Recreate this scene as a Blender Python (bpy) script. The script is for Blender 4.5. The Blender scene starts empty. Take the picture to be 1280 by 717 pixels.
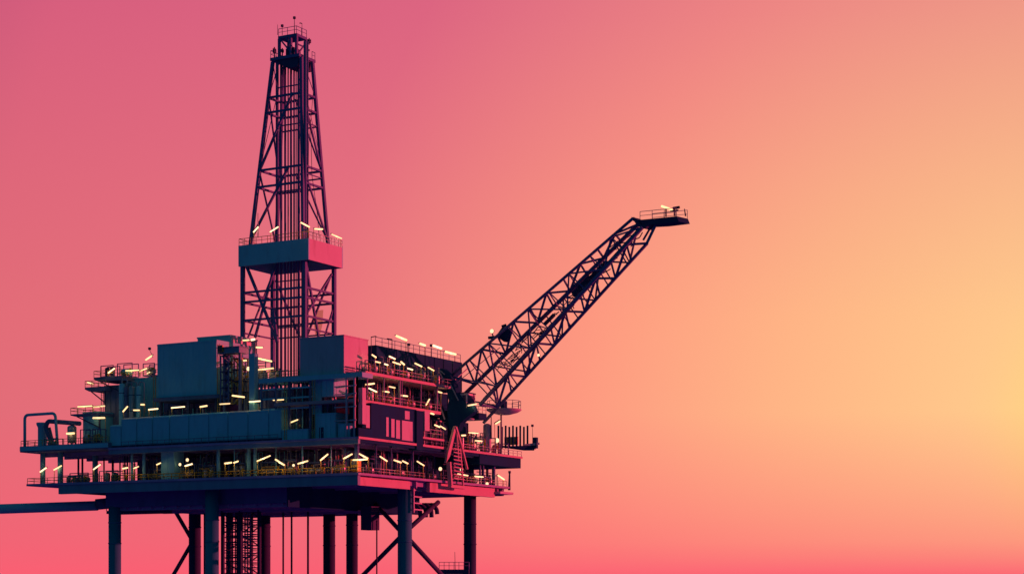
import bpy, bmesh, math, random
from mathutils import Vector, Matrix
random.seed(7)
scene = bpy.context.scene
COL = scene.collection
R_ = math.radians

# ------------------------------------------------------------------ camera
TH = R_(29.0); FPX = 2332.0; HOR = 730.0; HC = 14.0; TK = 350.0; AK = (448-640)/FPX
v = Vector((-math.sin(TH), math.cos(TH), 0)); r = Vector((math.cos(TH), math.sin(TH), 0))
CAM = -TK*(v + AK*r); CAM.z = HC
cd = bpy.data.cameras.new('camera'); cam = bpy.data.objects.new('camera', cd); COL.objects.link(cam)
scene.camera = cam
cam.location = CAM
cam.rotation_euler = (math.pi/2, 0, TH)
cd.sensor_fit = 'HORIZONTAL'; cd.sensor_width = 36; cd.lens = 36*FPX/1280
cd.shift_x = 0; cd.shift_y = (HOR-358.5)/1280
cd.clip_start = 1; cd.clip_end = 40000

# ------------------------------------------------------------------ sky
def srgb(c, k=1.0):
    return tuple(k*(x/255/12.92 if x/255 <= .04045 else ((x/255+.055)/1.055)**2.4) for x in c) + (1,)
world = bpy.data.worlds.new('World'); scene.world = world; world.use_nodes = True
nt = world.node_tree; nt.nodes.clear()
N = lambda t: nt.nodes.new(t)
def M(op, a, b=None, c=None, clamp=False):
    n = N('ShaderNodeMath'); n.operation = op; n.use_clamp = clamp
    for i, q in enumerate((a, b, c)):
        if q is None: continue
        if isinstance(q, (int, float)): n.inputs[i].default_value = q
        else: nt.links.new(q, n.inputs[i])
    return n.outputs[0]
tc = N('ShaderNodeTexCoord')
nrm = N('ShaderNodeVectorMath'); nrm.operation = 'NORMALIZE'; nt.links.new(tc.outputs['Generated'], nrm.inputs[0])
def azel(az, el):
    a, e = R_(az), R_(el)
    return (v*math.cos(a) + r*math.sin(a))*math.cos(e) + Vector((0, 0, math.sin(e)))
def dotn(q):
    n = N('ShaderNodeVectorMath'); n.operation = 'DOT_PRODUCT'; nt.links.new(nrm.outputs[0], n.inputs[0]); n.inputs[1].default_value = q; return n.outputs['Value']
sp = N('ShaderNodeSeparateXYZ'); nt.links.new(nrm.outputs[0], sp.inputs[0])
el = M('MULTIPLY', M('ARCSINE', sp.outputs[2]), 180/math.pi)
gl = Vector((v*math.cos(R_(19.9)) + r*math.sin(R_(19.9)))); gr = Vector((gl.y, -gl.x, 0))
daz = M('MULTIPLY', M('ARCTAN2', dotn(gr), dotn(gl)), 180/math.pi)      # degrees of bearing from the afterglow
del_ = M('MULTIPLY', M('SUBTRACT', el, 4.2), 1.012)
ang = M('SQRT', M('ADD', M('MULTIPLY', daz, daz), M('MULTIPLY', del_, del_)))
def ramp(fac, stops, full):
    n = N('ShaderNodeValToRGB'); nt.links.new(M('DIVIDE', fac, full, clamp=True), n.inputs[0]); cr = n.color_ramp
    f = lambda c: (*c, 1) if len(c) == 3 else tuple(c)
    cr.elements[0].position = stops[0][0]/full; cr.elements[0].color = f(stops[0][1])
    cr.elements[1].position = stops[-1][0]/full; cr.elements[1].color = f(stops[-1][1])
    for p, c in stops[1:-1]:
        e = cr.elements.new(p/full); e.color = f(c)
    return n.outputs[0]
g_ = lambda x: (x, x, x)
base = ramp(ang, [(0, (1.0,.72,.2)), (3, (1.0,.69,.22)), (6, (1.0,.5776,.26)), (12, (1.0,.4547,.2363)), (18, (.988,.3137,.2162)), (26, (.8147,.1729,.2034)), (36, (.7646,.1499,.187)),
    (46, (.34,.08,.13)), (60, (.04,.045,.09)), (75, (.001,.042,.08)), (130, (.0001,.048,.079)), (180, (.0001,.048,.079))], 180)
def mix(f, a, b):
    n = N('ShaderNodeMix'); n.data_type = 'RGBA'
    nt.links.new(f, n.inputs[0]); nt.links.new(a, n.inputs[6])
    if isinstance(b, tuple): n.inputs[7].default_value = (*b, 1)
    else: nt.links.new(b, n.inputs[7])
    return n.outputs[2]
hi = ramp(el, [(0, g_(0)), (8, g_(.0)), (12, g_(.101)), (17, g_(.263)), (30, g_(.35)), (90, g_(.35))], 90)
front = ramp(ang, [(0, g_(1)), (45, g_(1)), (80, g_(0)), (180, g_(0))], 180)
c1 = mix(M('MULTIPLY', hi, front), base, (.46,.012,.265))
lo = ramp(el, [(0, g_(1)), (.3, g_(.93)), (.8, g_(.74)), (1.3, g_(.58)), (2.0, g_(.46)), (2.8, g_(.34)), (5.2, g_(0)), (30, g_(0))], 30)
c2 = mix(M('MULTIPLY', lo, front), c1, (.9727,.1121,.1698))
zen = ramp(el, [(0, g_(0)), (19, g_(0)), (40, g_(1)), (90, g_(1))], 90)
c2 = mix(zen, c2, (.008,.05,.10))
bg = N('ShaderNodeBackground'); nt.links.new(c2, bg.inputs[0]); bg.inputs[1].default_value = 1.0
wo = N('ShaderNodeOutputWorld'); nt.links.new(bg.outputs[0], wo.inputs[0])

# ------------------------------------------------------------------ sun
sd = bpy.data.lights.new('sun', 'SUN'); sun = bpy.data.objects.new('sun', sd); COL.objects.link(sun)
sd.energy = 4.3; sd.angle = R_(.6); sd.color = (1.0, .052, .105)
sun.rotation_euler = (-azel(80, 7)).to_track_quat('-Z', 'Y').to_euler()

scene.view_settings.view_transform = 'Standard'; scene.view_settings.look = 'None'
scene.view_settings.exposure = 0; scene.view_settings.gamma = 1; scene.view_settings.use_curve_mapping = False
scene.render.resolution_x = 1024; scene.render.resolution_y = 573

# ------------------------------------------------------------------ geometry from sight lines
def ray(px): return v + (px-640)/FPX*r
def P(px, py, t):
    q = CAM + t*ray(px); q.z = HC + (HOR-py)/FPX*t; return q
def F(px, py, Y):
    d = ray(px); return P(px, py, (Y-CAM.y)/d.y)
def S(px, py, X):
    d = ray(px); return P(px, py, (X-CAM.x)/d.x)
def prj(q):
    d = q - CAM; t = d.dot(v); return 640 + FPX*d.dot(r)/t, HOR - FPX*d.z/t, t

# ------------------------------------------------------------------ materials
MATS = {}
def mat(name, col, rough=.55, metal=0.0, var=.25, spec=.35, scale=.35, rust=0.0, emit=None, es=0):
    m = bpy.data.materials.new(name); m.use_nodes = True; t = m.node_tree
    b = t.nodes['Principled BSDF']; b.inputs['Roughness'].default_value = rough; b.inputs['Metallic'].default_value = metal
    b.inputs['Specular IOR Level'].default_value = spec
    if emit:
        b.inputs['Base Color'].default_value = (*col, 1)
        b.inputs['Emission Color'].default_value = (*emit, 1); b.inputs['Emission Strength'].default_value = es
    else:
        tcn = t.nodes.new('ShaderNodeTexCoord')
        mp = t.nodes.new('ShaderNodeMapping'); mp.inputs['Scale'].default_value = (scale, scale, scale*.35)
        g = t.nodes.new('ShaderNodeNewGeometry'); t.links.new(g.outputs['Position'], mp.inputs[0])
        n1 = t.nodes.new('ShaderNodeTexNoise'); n1.inputs['Scale'].default_value = 1; n1.inputs['Detail'].default_value = 7; n1.inputs['Roughness'].default_value = .65
        t.links.new(mp.outputs[0], n1.inputs[0])
        cr = t.nodes.new('ShaderNodeValToRGB'); t.links.new(n1.outputs[0], cr.inputs[0])
        cr.color_ramp.elements[0].position = .3; cr.color_ramp.elements[1].position = .7
        cr.color_ramp.elements[0].color = (*[c*(1-var) for c in col], 1); cr.color_ramp.elements[1].color = (*[min(1, c*(1+var*.6)) for c in col], 1)
        out = cr.outputs[0]
        if rust:
            n2 = t.nodes.new('ShaderNodeTexNoise'); n2.inputs['Scale'].default_value = 1.3; n2.inputs['Detail'].default_value = 9; t.links.new(mp.outputs[0], n2.inputs[0])
            c2_ = t.nodes.new('ShaderNodeValToRGB'); t.links.new(n2.outputs[0], c2_.inputs[0])
            c2_.color_ramp.elements[0].position = .58; c2_.color_ramp.elements[0].color = (0,0,0,1)
            c2_.color_ramp.elements[1].position = .72; c2_.color_ramp.elements[1].color = (rust,)*3+(1,)
            mx = t.nodes.new('ShaderNodeMix'); mx.data_type = 'RGBA'; t.links.new(c2_.outputs[0], mx.inputs[0]); t.links.new(out, mx.inputs[6]); mx.inputs[7].default_value = (.16,.07,.04,1)
            out = mx.outputs[2]
        t.links.new(out, b.inputs['Base Color'])
        rr = t.nodes.new('ShaderNodeMapRange'); t.links.new(n1.outputs[0], rr.inputs[0]); rr.inputs[3].default_value = rough*.8; rr.inputs[4].default_value = min(1, rough*1.25)
        t.links.new(rr.outputs[0], b.inputs['Roughness'])
    MATS[name] = m; return m
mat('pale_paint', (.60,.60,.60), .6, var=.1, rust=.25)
mat('module_paint', (.30,.80,.82), .6, var=.09, rust=.15)
mat('deck_steel', (.22,.24,.36), .7, var=.25, rust=.4)
mat('truss_steel', (.125,.19,.40), .6, var=.2, spec=.2, rust=.15)
mat('dark_steel', (.07,.09,.18), .7, var=.3, spec=.15, rust=.1)
mat('dark_paint_shade', (.012,.08,.15), .85, var=.2, spec=.08)  # dark base, also paints overhang shade onto the recessed right-side walls
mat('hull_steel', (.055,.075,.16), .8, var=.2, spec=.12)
mat('underside_shade_lift', (.46,.38,.60), .8, var=.2, spec=.15)  # lilac base lightens the shade beneath the decks
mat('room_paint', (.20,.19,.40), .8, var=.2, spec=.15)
mat('fascia_paint', (.22,.37,.46), .6, var=.15, rust=.2)
mat('leg_paint', (.03,.30,.38), .65, var=.12)
mat('sunlit_girder_paint', (.62,.44,.42), .6, var=.12, rust=.3)  # redder base puts pink sunlight into the right-hand faces
mat('rail_paint', (.75,.5,.14), .5, var=.2)
mat('yellow_paint_glow', (.62,.36,.03), .5, var=.15)  # true yellow on cabinets and valves; painted lamp glow on front rails
mat('pipe_metal', (.5,.5,.5), .4, .5, var=.15)
mat('white_paint', (.72,.7,.66), .5, var=.08)
mat('cloth', (.75,.42,.16), .9, var=.1)
cl_ = MATS['cloth'].node_tree; tr_ = cl_.nodes.new('ShaderNodeBsdfTransparent'); tr_.inputs[0].default_value = (1,1,.85,1); mx_ = cl_.nodes.new('ShaderNodeMixShader'); mx_.inputs[0].default_value = .75
cl_.links.new(cl_.nodes['Principled BSDF'].outputs[0], mx_.inputs[1]); cl_.links.new(tr_.outputs[0], mx_.inputs[2]); cl_.links.new(mx_.outputs[0], cl_.nodes['Material Output'].inputs[0])
mat('lamp_glow', (.8,.8,.8), emit=(1,.62,.26), es=1.7)
mat('lamp_glow_soft', (.8,.8,.8), emit=(1,.62,.27), es=1.35)
mat('lamp_glow_bright', (.8,.8,.8), emit=(1,.68,.34), es=2.3)
mat('lamp_flood', (.8,.8,.8), emit=(1,.68,.36), es=1.5)
mat('lamp_off', (.06,.06,.08), .5)
mat('red_glow', (.3,.02,.02), emit=(1,.15,.12), es=1.2)

# ------------------------------------------------------------------ mesh builder
class MB:
    def __init__(s): s.v = []; s.f = []; s.sm = []
    def add(s, vs, fs, smooth=False):
        o = len(s.v); s.v += [Vector(q) for q in vs]; s.f += [tuple(i+o for i in f) for f in fs]; s.sm += [smooth]*len(fs)
    def box(s, x0, x1, y0, y1, z0, z1):
        if x0 > x1: x0, x1 = x1, x0
        if y0 > y1: y0, y1 = y1, y0
        if z0 > z1: z0, z1 = z1, z0
        s.add([(x0,y0,z0),(x1,y0,z0),(x1,y1,z0),(x0,y1,z0),(x0,y0,z1),(x1,y0,z1),(x1,y1,z1),(x0,y1,z1)],
              [(0,3,2,1),(4,5,6,7),(0,1,5,4),(1,2,6,5),(2,3,7,6),(3,0,4,7)]); return s
    def bar(s, a, b, w, h=None, n=4, w2=None):
        a = Vector(a); b = Vector(b); d = b-a
        if d.length < 1e-5: return s
        d.normalize(); up = Vector((0,0,1)) if abs(d.z) < .95 else Vector((0,1,0))
        sx = d.cross(up).normalized(); sy = sx.cross(d)
        vs = []
        for q, ww in ((a, w), (b, w2 or w)):
            for i in range(n):
                if n == 4:
                    cx, cy = ((-1,-1),(1,-1),(1,1),(-1,1))[i]; hh = (h or ww)
                    vs.append(q + sx*cx*ww/2 + sy*cy*hh/2)
                else:
                    an = 2*math.pi*i/n; vs.append(q + sx*math.cos(an)*ww/2 + sy*math.sin(an)*ww/2)
        fs = [(i, (i+1) % n, n+(i+1) % n, n+i) for i in range(n)] + [tuple(range(n-1, -1, -1)), tuple(range(n, 2*n))]
        s.add(vs, fs[:n], n > 4); s.f += [tuple(i+len(s.v)-2*n for i in f) for f in fs[n:]]; s.sm += [False, False]; return s
    def tube(s, pts, w, n=10):                       # rounded pipe along a polyline, bends filleted
        pts = [Vector(p) for p in pts]; out = [pts[0]]
        for i in range(1, len(pts)-1):
            a, b, c = pts[i-1], pts[i], pts[i+1]; rr = min(w*1.6, (a-b).length*.45, (c-b).length*.45)
            p0 = b + (a-b).normalized()*rr; p1 = b + (c-b).normalized()*rr
            for k in range(6):
                t = k/5; out.append(p0*(1-t)**2 + b*2*t*(1-t) + p1*t*t)
        out.append(pts[-1]); vs = []; ref = None
        for i, p in enumerate(out):
            d = (out[min(i+1, len(out)-1)] - out[max(i-1, 0)]).normalized()
            if ref is None: ref = d.orthogonal().normalized()
            sx = (ref - d*ref.dot(d)).normalized(); ref = sx; sy = d.cross(sx)
            for k in range(n):
                an = 2*math.pi*k/n; vs.append(p + (sx*math.cos(an)+sy*math.sin(an))*w/2)
        fs = [(i*n+k, i*n+(k+1) % n, (i+1)*n+(k+1) % n, (i+1)*n+k) for i in range(len(out)-1) for k in range(n)]
        s.add(vs, fs, True); o = len(s.v)-len(vs)
        s.f += [tuple(o+k for k in range(n-1, -1, -1)), tuple(o+(len(out)-1)*n+k for k in range(n))]; s.sm += [False, False]; return s
    def lathe(s, base, prof, n=20, axis='z'):
        vs = []
        for rr, h in prof:
            for k in range(n):
                an = 2*math.pi*k/n; c, q = math.cos(an)*rr, math.sin(an)*rr
                vs.append(Vector(base) + (Vector((c,q,h)) if axis == 'z' else Vector((h,c,q)) if axis == 'x' else Vector((q,h,c))))
        m = len(prof); fs = [(i*n+k, i*n+(k+1) % n, (i+1)*n+(k+1) % n, (i+1)*n+k) for i in range(m-1) for k in range(n)]
        s.add(vs, fs, True); o = len(s.v)-len(vs)
        s.f += [tuple(o+k for k in range(n-1, -1, -1)), tuple(o+(m-1)*n+k for k in range(n))]; s.sm += [False, False]; return s
    def prism(s, pts, vec):
        n = len(pts); vec = Vector(vec)
        s.add(list(pts) + [Vector(p)+vec for p in pts], [tuple(range(n-1, -1, -1)), tuple(range(n, 2*n))] + [(i, (i+1) % n, n+(i+1) % n, n+i) for i in range(n)]); return s
    def vessel(s, a, b, w, n=18):
        a = Vector(a); b = Vector(b); d = (b-a); L = d.length; d.normalize()
        ref = d.orthogonal().normalized(); sy = d.cross(ref); vs = []; prof = []
        for k in range(5): an = math.pi/2*k/4; prof.append((math.sin(an)*w/2+.01, w*.28*(1-math.cos(an))))
        prof += [(p[0], L-p[1]) for p in reversed(prof)]
        for rr, h in prof:
            for k in range(n):
                an = 2*math.pi*k/n; vs.append(a + d*h + (ref*math.cos(an)+sy*math.sin(an))*rr)
        m = len(prof); s.add(vs, [(i*n+k, i*n+(k+1) % n, (i+1)*n+(k+1) % n, (i+1)*n+k) for i in range(m-1) for k in range(n)], True); return s

def wl(o):
    q = Vector(o.location)
    while o.parent: o = o.parent; q += o.location
    return q
def obj(name, mb, m, parent=None, label=None, kind=None):
    me = bpy.data.meshes.new(name); lo = Vector((0,0,0))
    if parent is not None: off = wl(parent)
    else:
        xs = [q.x for q in mb.v]; ys = [q.y for q in mb.v]; zs = [q.z for q in mb.v]
        off = Vector(((min(xs)+max(xs))/2, (min(ys)+max(ys))/2, min(zs))); lo = off
    me.from_pydata([q-off for q in mb.v], [], mb.f)
    me.polygons.foreach_set('use_smooth', mb.sm)
    bm = bmesh.new(); bm.from_mesh(me); bmesh.ops.recalc_face_normals(bm, faces=bm.faces); bm.to_mesh(me); bm.free()
    me.materials.append(MATS[m]); o = bpy.data.objects.new(name, me); COL.objects.link(o); o.location = lo
    if parent is not None: o.parent = parent
    if label: o['label'] = label
    if kind: o['kind'] = kind
    return o
LABELS = set()
def tag(o, label, cat, group=None):
    if label in LABELS and not group: print('DUP LABEL', label)
    nw = len(label.split())
    if nw < 4 or nw > 16: print('LABEL LENGTH', nw, label)
    LABELS.add(label); o['label'] = label; o['category'] = cat
    if group: o['group'] = group
    return o
def thing(name, label, cat, loc, group=None):
    o = bpy.data.objects.new(name, None); COL.objects.link(o); o.location = loc; o.empty_display_size = .5
    return tag(o, label, cat, group)

# ------------------------------------------------------------------ sea
m = MB(); m.add([(-20000,-20000,0),(20000,-20000,0),(20000,20000,0),(-20000,20000,0)], [(0,1,2,3)])
sm_ = bpy.data.materials.new('sea_water'); sm_.use_nodes = True; t_ = sm_.node_tree; b_ = t_.nodes['Principled BSDF']
b_.inputs['Base Color'].default_value = (.075,.10,.60,1); b_.inputs['Roughness'].default_value = .6; b_.inputs['Specular IOR Level'].default_value = .03
nz = t_.nodes.new('ShaderNodeTexNoise'); nz.inputs['Scale'].default_value = .12; nz.inputs['Detail'].default_value = 8
gg = t_.nodes.new('ShaderNodeNewGeometry'); t_.links.new(gg.outputs['Position'], nz.inputs[0])
bp = t_.nodes.new('ShaderNodeBump'); bp.inputs['Strength'].default_value = .5; bp.inputs['Distance'].default_value = 1.5
t_.links.new(nz.outputs[0], bp.inputs['Height']); t_.links.new(bp.outputs[0], b_.inputs['Normal']); MATS['sea_water'] = sm_
sea = obj('sea', m, 'sea_water', kind='structure')

# ------------------------------------------------------------------ main levels
ZU = HC + (HOR-545)/FPX*TK          # top of upper deck
ZL = HC + (HOR-590)/FPX*TK          # top of lower deck
DEP = S(653, 570, 0).y              # depth of upper deck
DEPL = S(638, 610, 0).y
XL_U = F(25, 555, 0).x; XL_L = F(33, 604, 0).x; XW = F(135, 553, 0).x; XB = F(72, 604, 0).x
print('levels', ZU, ZL, DEP, DEPL, XL_U, XL_L, XW)

plat = thing('oil_platform', 'offshore oil platform with two stacked steel decks on tall round legs', 'oil platform', (F(300,600,0).x, DEPL/2, 0))
# lower deck
m = MB(); m.box(XL_L, 0, 0, DEPL, ZL-.45, ZL)
low = obj('lower_deck', m, 'underside_shade_lift', plat)
m = MB(); m.box(XB, -.3, .25, 1.1, ZL-2.3, ZL-.452); obj('edge_girder', m, 'fascia_paint', low)
m = MB(); m.box(-1.6, -.8, 1.15, S(517,600,0).y, ZL-2.3, ZL-.7); obj('edge_girder', m, 'sunlit_girder_paint', low)
m = MB(); m.box(-1.5, -.7, S(541,600,0).y, S(622,600,0).y, ZL-2.5, ZL-.6); obj('edge_girder', m, 'sunlit_girder_paint', low)
m = MB(); m.box(XB, XB+.8, 1.15, DEPL-1, ZL-2.0, ZL-.452); m.box(XB+.85, -1.05, DEPL-1.8, DEPL-1, ZL-2.0, ZL-.452); obj('edge_girder', m, 'deck_steel', low)
m = MB()
for i in range(12):
    x = XB+2 + i*(-4-XB)/11; m.box(x-.25, x+.25, 1.2, DEPL-2, ZL-1.5, ZL-.46)
for i in range(7):
    y = 6+i*8.2; m.box(XB+1, -1.1, y-.2, y+.2, ZL-1.9, ZL-.466)
obj('floor_beam', m, 'underside_shade_lift', low)
# cellar box beneath lower deck
X2a = F(128, 620, 5).x; X2b = F(520, 640, DEPL-5).x
m = MB(); m.box(X2a, min(X2b,-5), 6, DEPL-4, ZL-5.0, ZL-1.6)
cel = obj('cellar_deck', m, 'room_paint', plat)
m = MB()
for i in range(14):
    x = X2a+1.5+i*(min(X2b,-5)-3-X2a)/13; m.box(x-.2, x+.2, 6.5, DEPL-4.5, ZL-5.5, ZL-5.002)
for y in (7.5, 24, 42, DEPL-6): m.box(X2a+.4, min(X2b,-5)-.4, y-.35, y+.35, ZL-5.75, ZL-5.004)
obj('floor_beam', m, 'underside_shade_lift', cel)
m = MB(); m.box(min(X2b,-5)+.003, min(X2b,-5)+.3, 6, DEPL-4, ZL-5.8, ZL-1.6); obj('shade_plate', m, 'dark_paint_shade', cel)  # added plate: blocks low sun and paints the cellar's right side dark
# upper deck
m = MB(); m.box(XW, 0, 0, DEP, ZU-.4, ZU); up = obj('upper_deck', m, 'underside_shade_lift', plat)
m = MB(); m.box(XW, -.2, .2, .9, ZU-1.3, ZU-.402); obj('edge_girder', m, 'fascia_paint', up)
m = MB(); m.box(-.8, -.25, .95, S(600,560,0).y, ZU-1.0, ZU-.402); obj('edge_girder', m, 'dark_paint_shade', up)
m = MB(); m.box(.003, .08, .02, DEP-.02, ZU-.42, ZU+.02); obj('edge_strip', m, 'sunlit_girder_paint', up)
m = MB(); m.box(-14, -.25, S(601,560,0).y, DEP-.3, ZU-2.5, ZU-.402); obj('edge_girder', m, 'dark_paint_shade', up, label='deep dark box girder at the far right end')
m = MB()
for i in range(12):
    x = XW+1+i*(-3-XW)/11; m.box(x-.2, x+.2, .95, DEP-8, ZU-1.2, ZU-.41)
obj('floor_beam', m, 'underside_shade_lift', up)
# raised wing on the left
ZW = ZU+1.15
m = MB(); m.box(XL_U, XW-.02, 0, 30, ZW-1.25, ZW)
wing = obj('wing_deck', m, 'deck_steel', plat)
m = MB()
for y in (6, 13, 20, 27): m.box(XL_U+.6, XW-.6, y-.3, y+.3, ZW-2.0, ZW-1.252)
obj('floor_beam', m, 'underside_shade_lift', wing)
m = MB(); m.box(XL_U+.02, XW, -.12, -.002, ZW-1.0, ZW-.12); obj('edge_strip', m, 'module_paint', wing)
# columns between decks
def col(px, Y, wpx, mt='module_paint', n=14, X=None, z0=None, z1=None, name='deck_column'):
    q = F(px, 570, Y) if X is None else S(px, 570, X); t = prj(q)[2]; w = wpx*t/FPX
    a = Vector((q.x, q.y, z0 if z0 is not None else ZL)); b = Vector((q.x, q.y, z1 if z1 is not None else ZU-.42))
    mm = MB(); mm.bar(a, b, w, n=n) ; return obj(name, mm, mt, plat)
for px, Y, w in ((53.5,4,6.5),(75.5,4,7),(119,9,7),(165,2.5,3.5),(180,2.5,4),(273,2,4.5),(293,2,1.4),(311,3,5),(319,3,4.5),(378,2,2),(414,2,1.2),(345,5,2)):
    col(px, Y, w, z1=ZW-1.26 if px < 130 else None)
for px, w in ((446,6),(470,2),(489,1.6),(516,2.2),(600,2.5),(617,4.5),(604,2.5),(640,2)):
    if px < 640: col(px, 0, w, X=-1.6, mt='truss_steel')
for px, Y, w in ((98,16,2.6),(103,16,2.6),(141,20,3),(130,18,2),(150,22,2)): col(px, Y, w, 'dark_steel', z1=ZW-1.3 if px < 135 else ZU-.42)
# jacket legs
def leg(px, Y, wpx, mt='leg_paint', X=None, top=None, name='jacket_leg', label=None):
    q = F(px, 660, Y) if X is None else S(px, 660, X); t = prj(q)[2]; w = wpx*t/FPX
    mm = MB(); mm.bar((q.x, q.y, -30), (q.x, q.y, top if top else ZL-2.0), w, n=28)
    o = obj(name, mm, mt, plat, label=label)
    if w > 1.5:
        for zz in (ZL-8.3, ZL-12.6): mm = MB(); mm.lathe((q.x,q.y,zz), [(w/2+.04,0),(w/2+.09,.04),(w/2+.09,.24),(w/2+.04,.28)], 28); obj('weld_band', mm, mt, o)
    return q, w
leg(143.5, 7, 15.5, top=ZL-4.9); leg(265, 4, 17, top=ZL-1.7)
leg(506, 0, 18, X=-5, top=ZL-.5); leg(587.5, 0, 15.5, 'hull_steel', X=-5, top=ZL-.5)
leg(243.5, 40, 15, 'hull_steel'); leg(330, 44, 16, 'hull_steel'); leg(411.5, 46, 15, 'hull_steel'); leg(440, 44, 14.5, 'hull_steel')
for px, w in ((354,2.2),(364.5,2.4),(385,2.6),(287,9),(256,3)): leg(px, 36, w, 'dark_steel', name='riser_pipe')
for px in (278.5, 300.5, 324): leg(px, 24, 5, 'dark_steel', name='conductor_pipe')
for px in (461,): 
    a = F(px,640,30); 
    mm = MB(); mm.box(a.x-1.3, a.x+1.3, 29, 32, F(px,662,30).z, ZL-4.9); obj('caisson', mm, 'dark_steel', plat)
    mm = MB(); mm.bar((F(471,660,30).x, 30, F(471,662,30).z+2), (F(471,660,30).x, 30, -30), .3, n=8); obj('riser_pipe', mm, 'dark_steel', plat)
def brace(a, b, w=.95, mt='dark_steel', parent=plat, name='brace', n=12):
    mm = MB(); mm.bar(a, b, w, n=n); return obj(name, mm, mt, parent)
qL = prj(F(243,650,40))[2]; q5 = prj(S(506,650,-5))[2]
brace(P(213,628,qL), P(241,676,qL), .9); brace(P(241,676,qL), P(205,738,qL), .9)
brace(P(468,628,q5+20), P(504,667,q5)); brace(P(504,667,q5), P(440,732,q5+30)); brace(P(508,663,q5), P(548,627,q5+12)); brace(P(510,672,q5), P(556,722,q5+12))
# cellar walkway at left, under the deck
m = MB(); a = F(133,640,12); b = F(196,640,12); m.box(a.x, b.x, 12, 17, F(165,641,12).z, F(165,637,12).z); cw = obj('cellar_walkway', m, 'dark_steel', plat)
m = MB()
for i in range(9):
    x = a.x + (b.x-a.x)*i/8; m.bar((x,12,F(165,637,12).z), (x,12,ZL-4.9), .12)
m.bar((a.x,12,F(165,634,12).z), (b.x,12,F(165,634,12).z), .1)
obj('hanger', m, 'truss_steel', cw)

# ------------------------------------------------------------------ railings
def railing(pts, label, mt='rail_paint', h=1.15, step=1.9, w=.12, group='safety railings around the decks'):
    pts = [Vector(p) for p in pts]
    root = thing('railing', label, 'railing', pts[0], group)
    top = MB(); mid = MB(); first = None
    for a, b in zip(pts, pts[1:]):
        top.bar(a+Vector((0,0,h)), b+Vector((0,0,h)), w, n=6); mid.bar(a+Vector((0,0,h*.52)), b+Vector((0,0,h*.52)), w*.8, n=6)
    obj('top_rail', top, mt, root); obj('mid_rail', mid, mt, root)
    pm = None
    for a, b in zip(pts, pts[1:]):
        n = max(1, round((b-a).length/step))
        for i in range(n + (1 if b is pts[-1] else 0)):
            q = a.lerp(b, i/n)
            if pm is None:
                mm = MB(); mm.bar(pts[0], pts[0]+Vector((0,0,h+.02)), w, n=6); o = obj('post', mm, mt, root); pm = o.data
            else:
                o = bpy.data.objects.new('post', pm); COL.objects.link(o); o.parent = root
            o.location = q-pts[0]
    return root
e = .15
railing([(XL_U+e,20,ZW),(XL_U+e,e,ZW),(XW-e,e,ZW)], 'steel railing around the raised left wing of the upper deck')
xm = F(250,600,0).x; xm2 = F(350,600,0).x
railing([(XL_L+e,14,ZL),(XL_L+e,e,ZL),(XW,e,ZL)], 'steel railing around the left tip of the lower deck')
ef = .8
railing([(XW+.2,ef,ZL),(xm,ef,ZL)], 'railing with lamp glow painted yellow along lower deck front, left of centre', 'yellow_paint_glow', w=.2)  # yellow colour on these front rails strengthens the lamp glow
railing([(xm+.2,ef,ZL),(xm2,ef,ZL)], 'railing with lamp glow painted yellow along lower deck front, middle stretch', 'yellow_paint_glow', w=.22)
railing([(xm2+.2,ef,ZL),(-ef,ef,ZL)], 'steel railing along lower deck front, ending at the near corner', 'yellow_paint_glow', w=.17)
railing([(-ef,ef+.2,ZL),(-ef,S(535,600,0).y,ZL)], 'railing along the lower deck right side, nearest the corner', 'pipe_metal')
railing([(-ef,S(541,600,0).y,ZL),(-ef,DEPL-e,ZL)], 'railing along the lower deck right side, beyond the stair tower', 'pipe_metal')
railing([(-e,S(528,560,0).y,ZU),(-e,DEP-e,ZU)], 'railing along the upper deck right side under the crane', 'pipe_metal')
railing([(XW+3,.6,ZU),(F(345,545,0).x,.6,ZU)], 'low railing in front of the row of teal containers', 'deck_steel')

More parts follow.
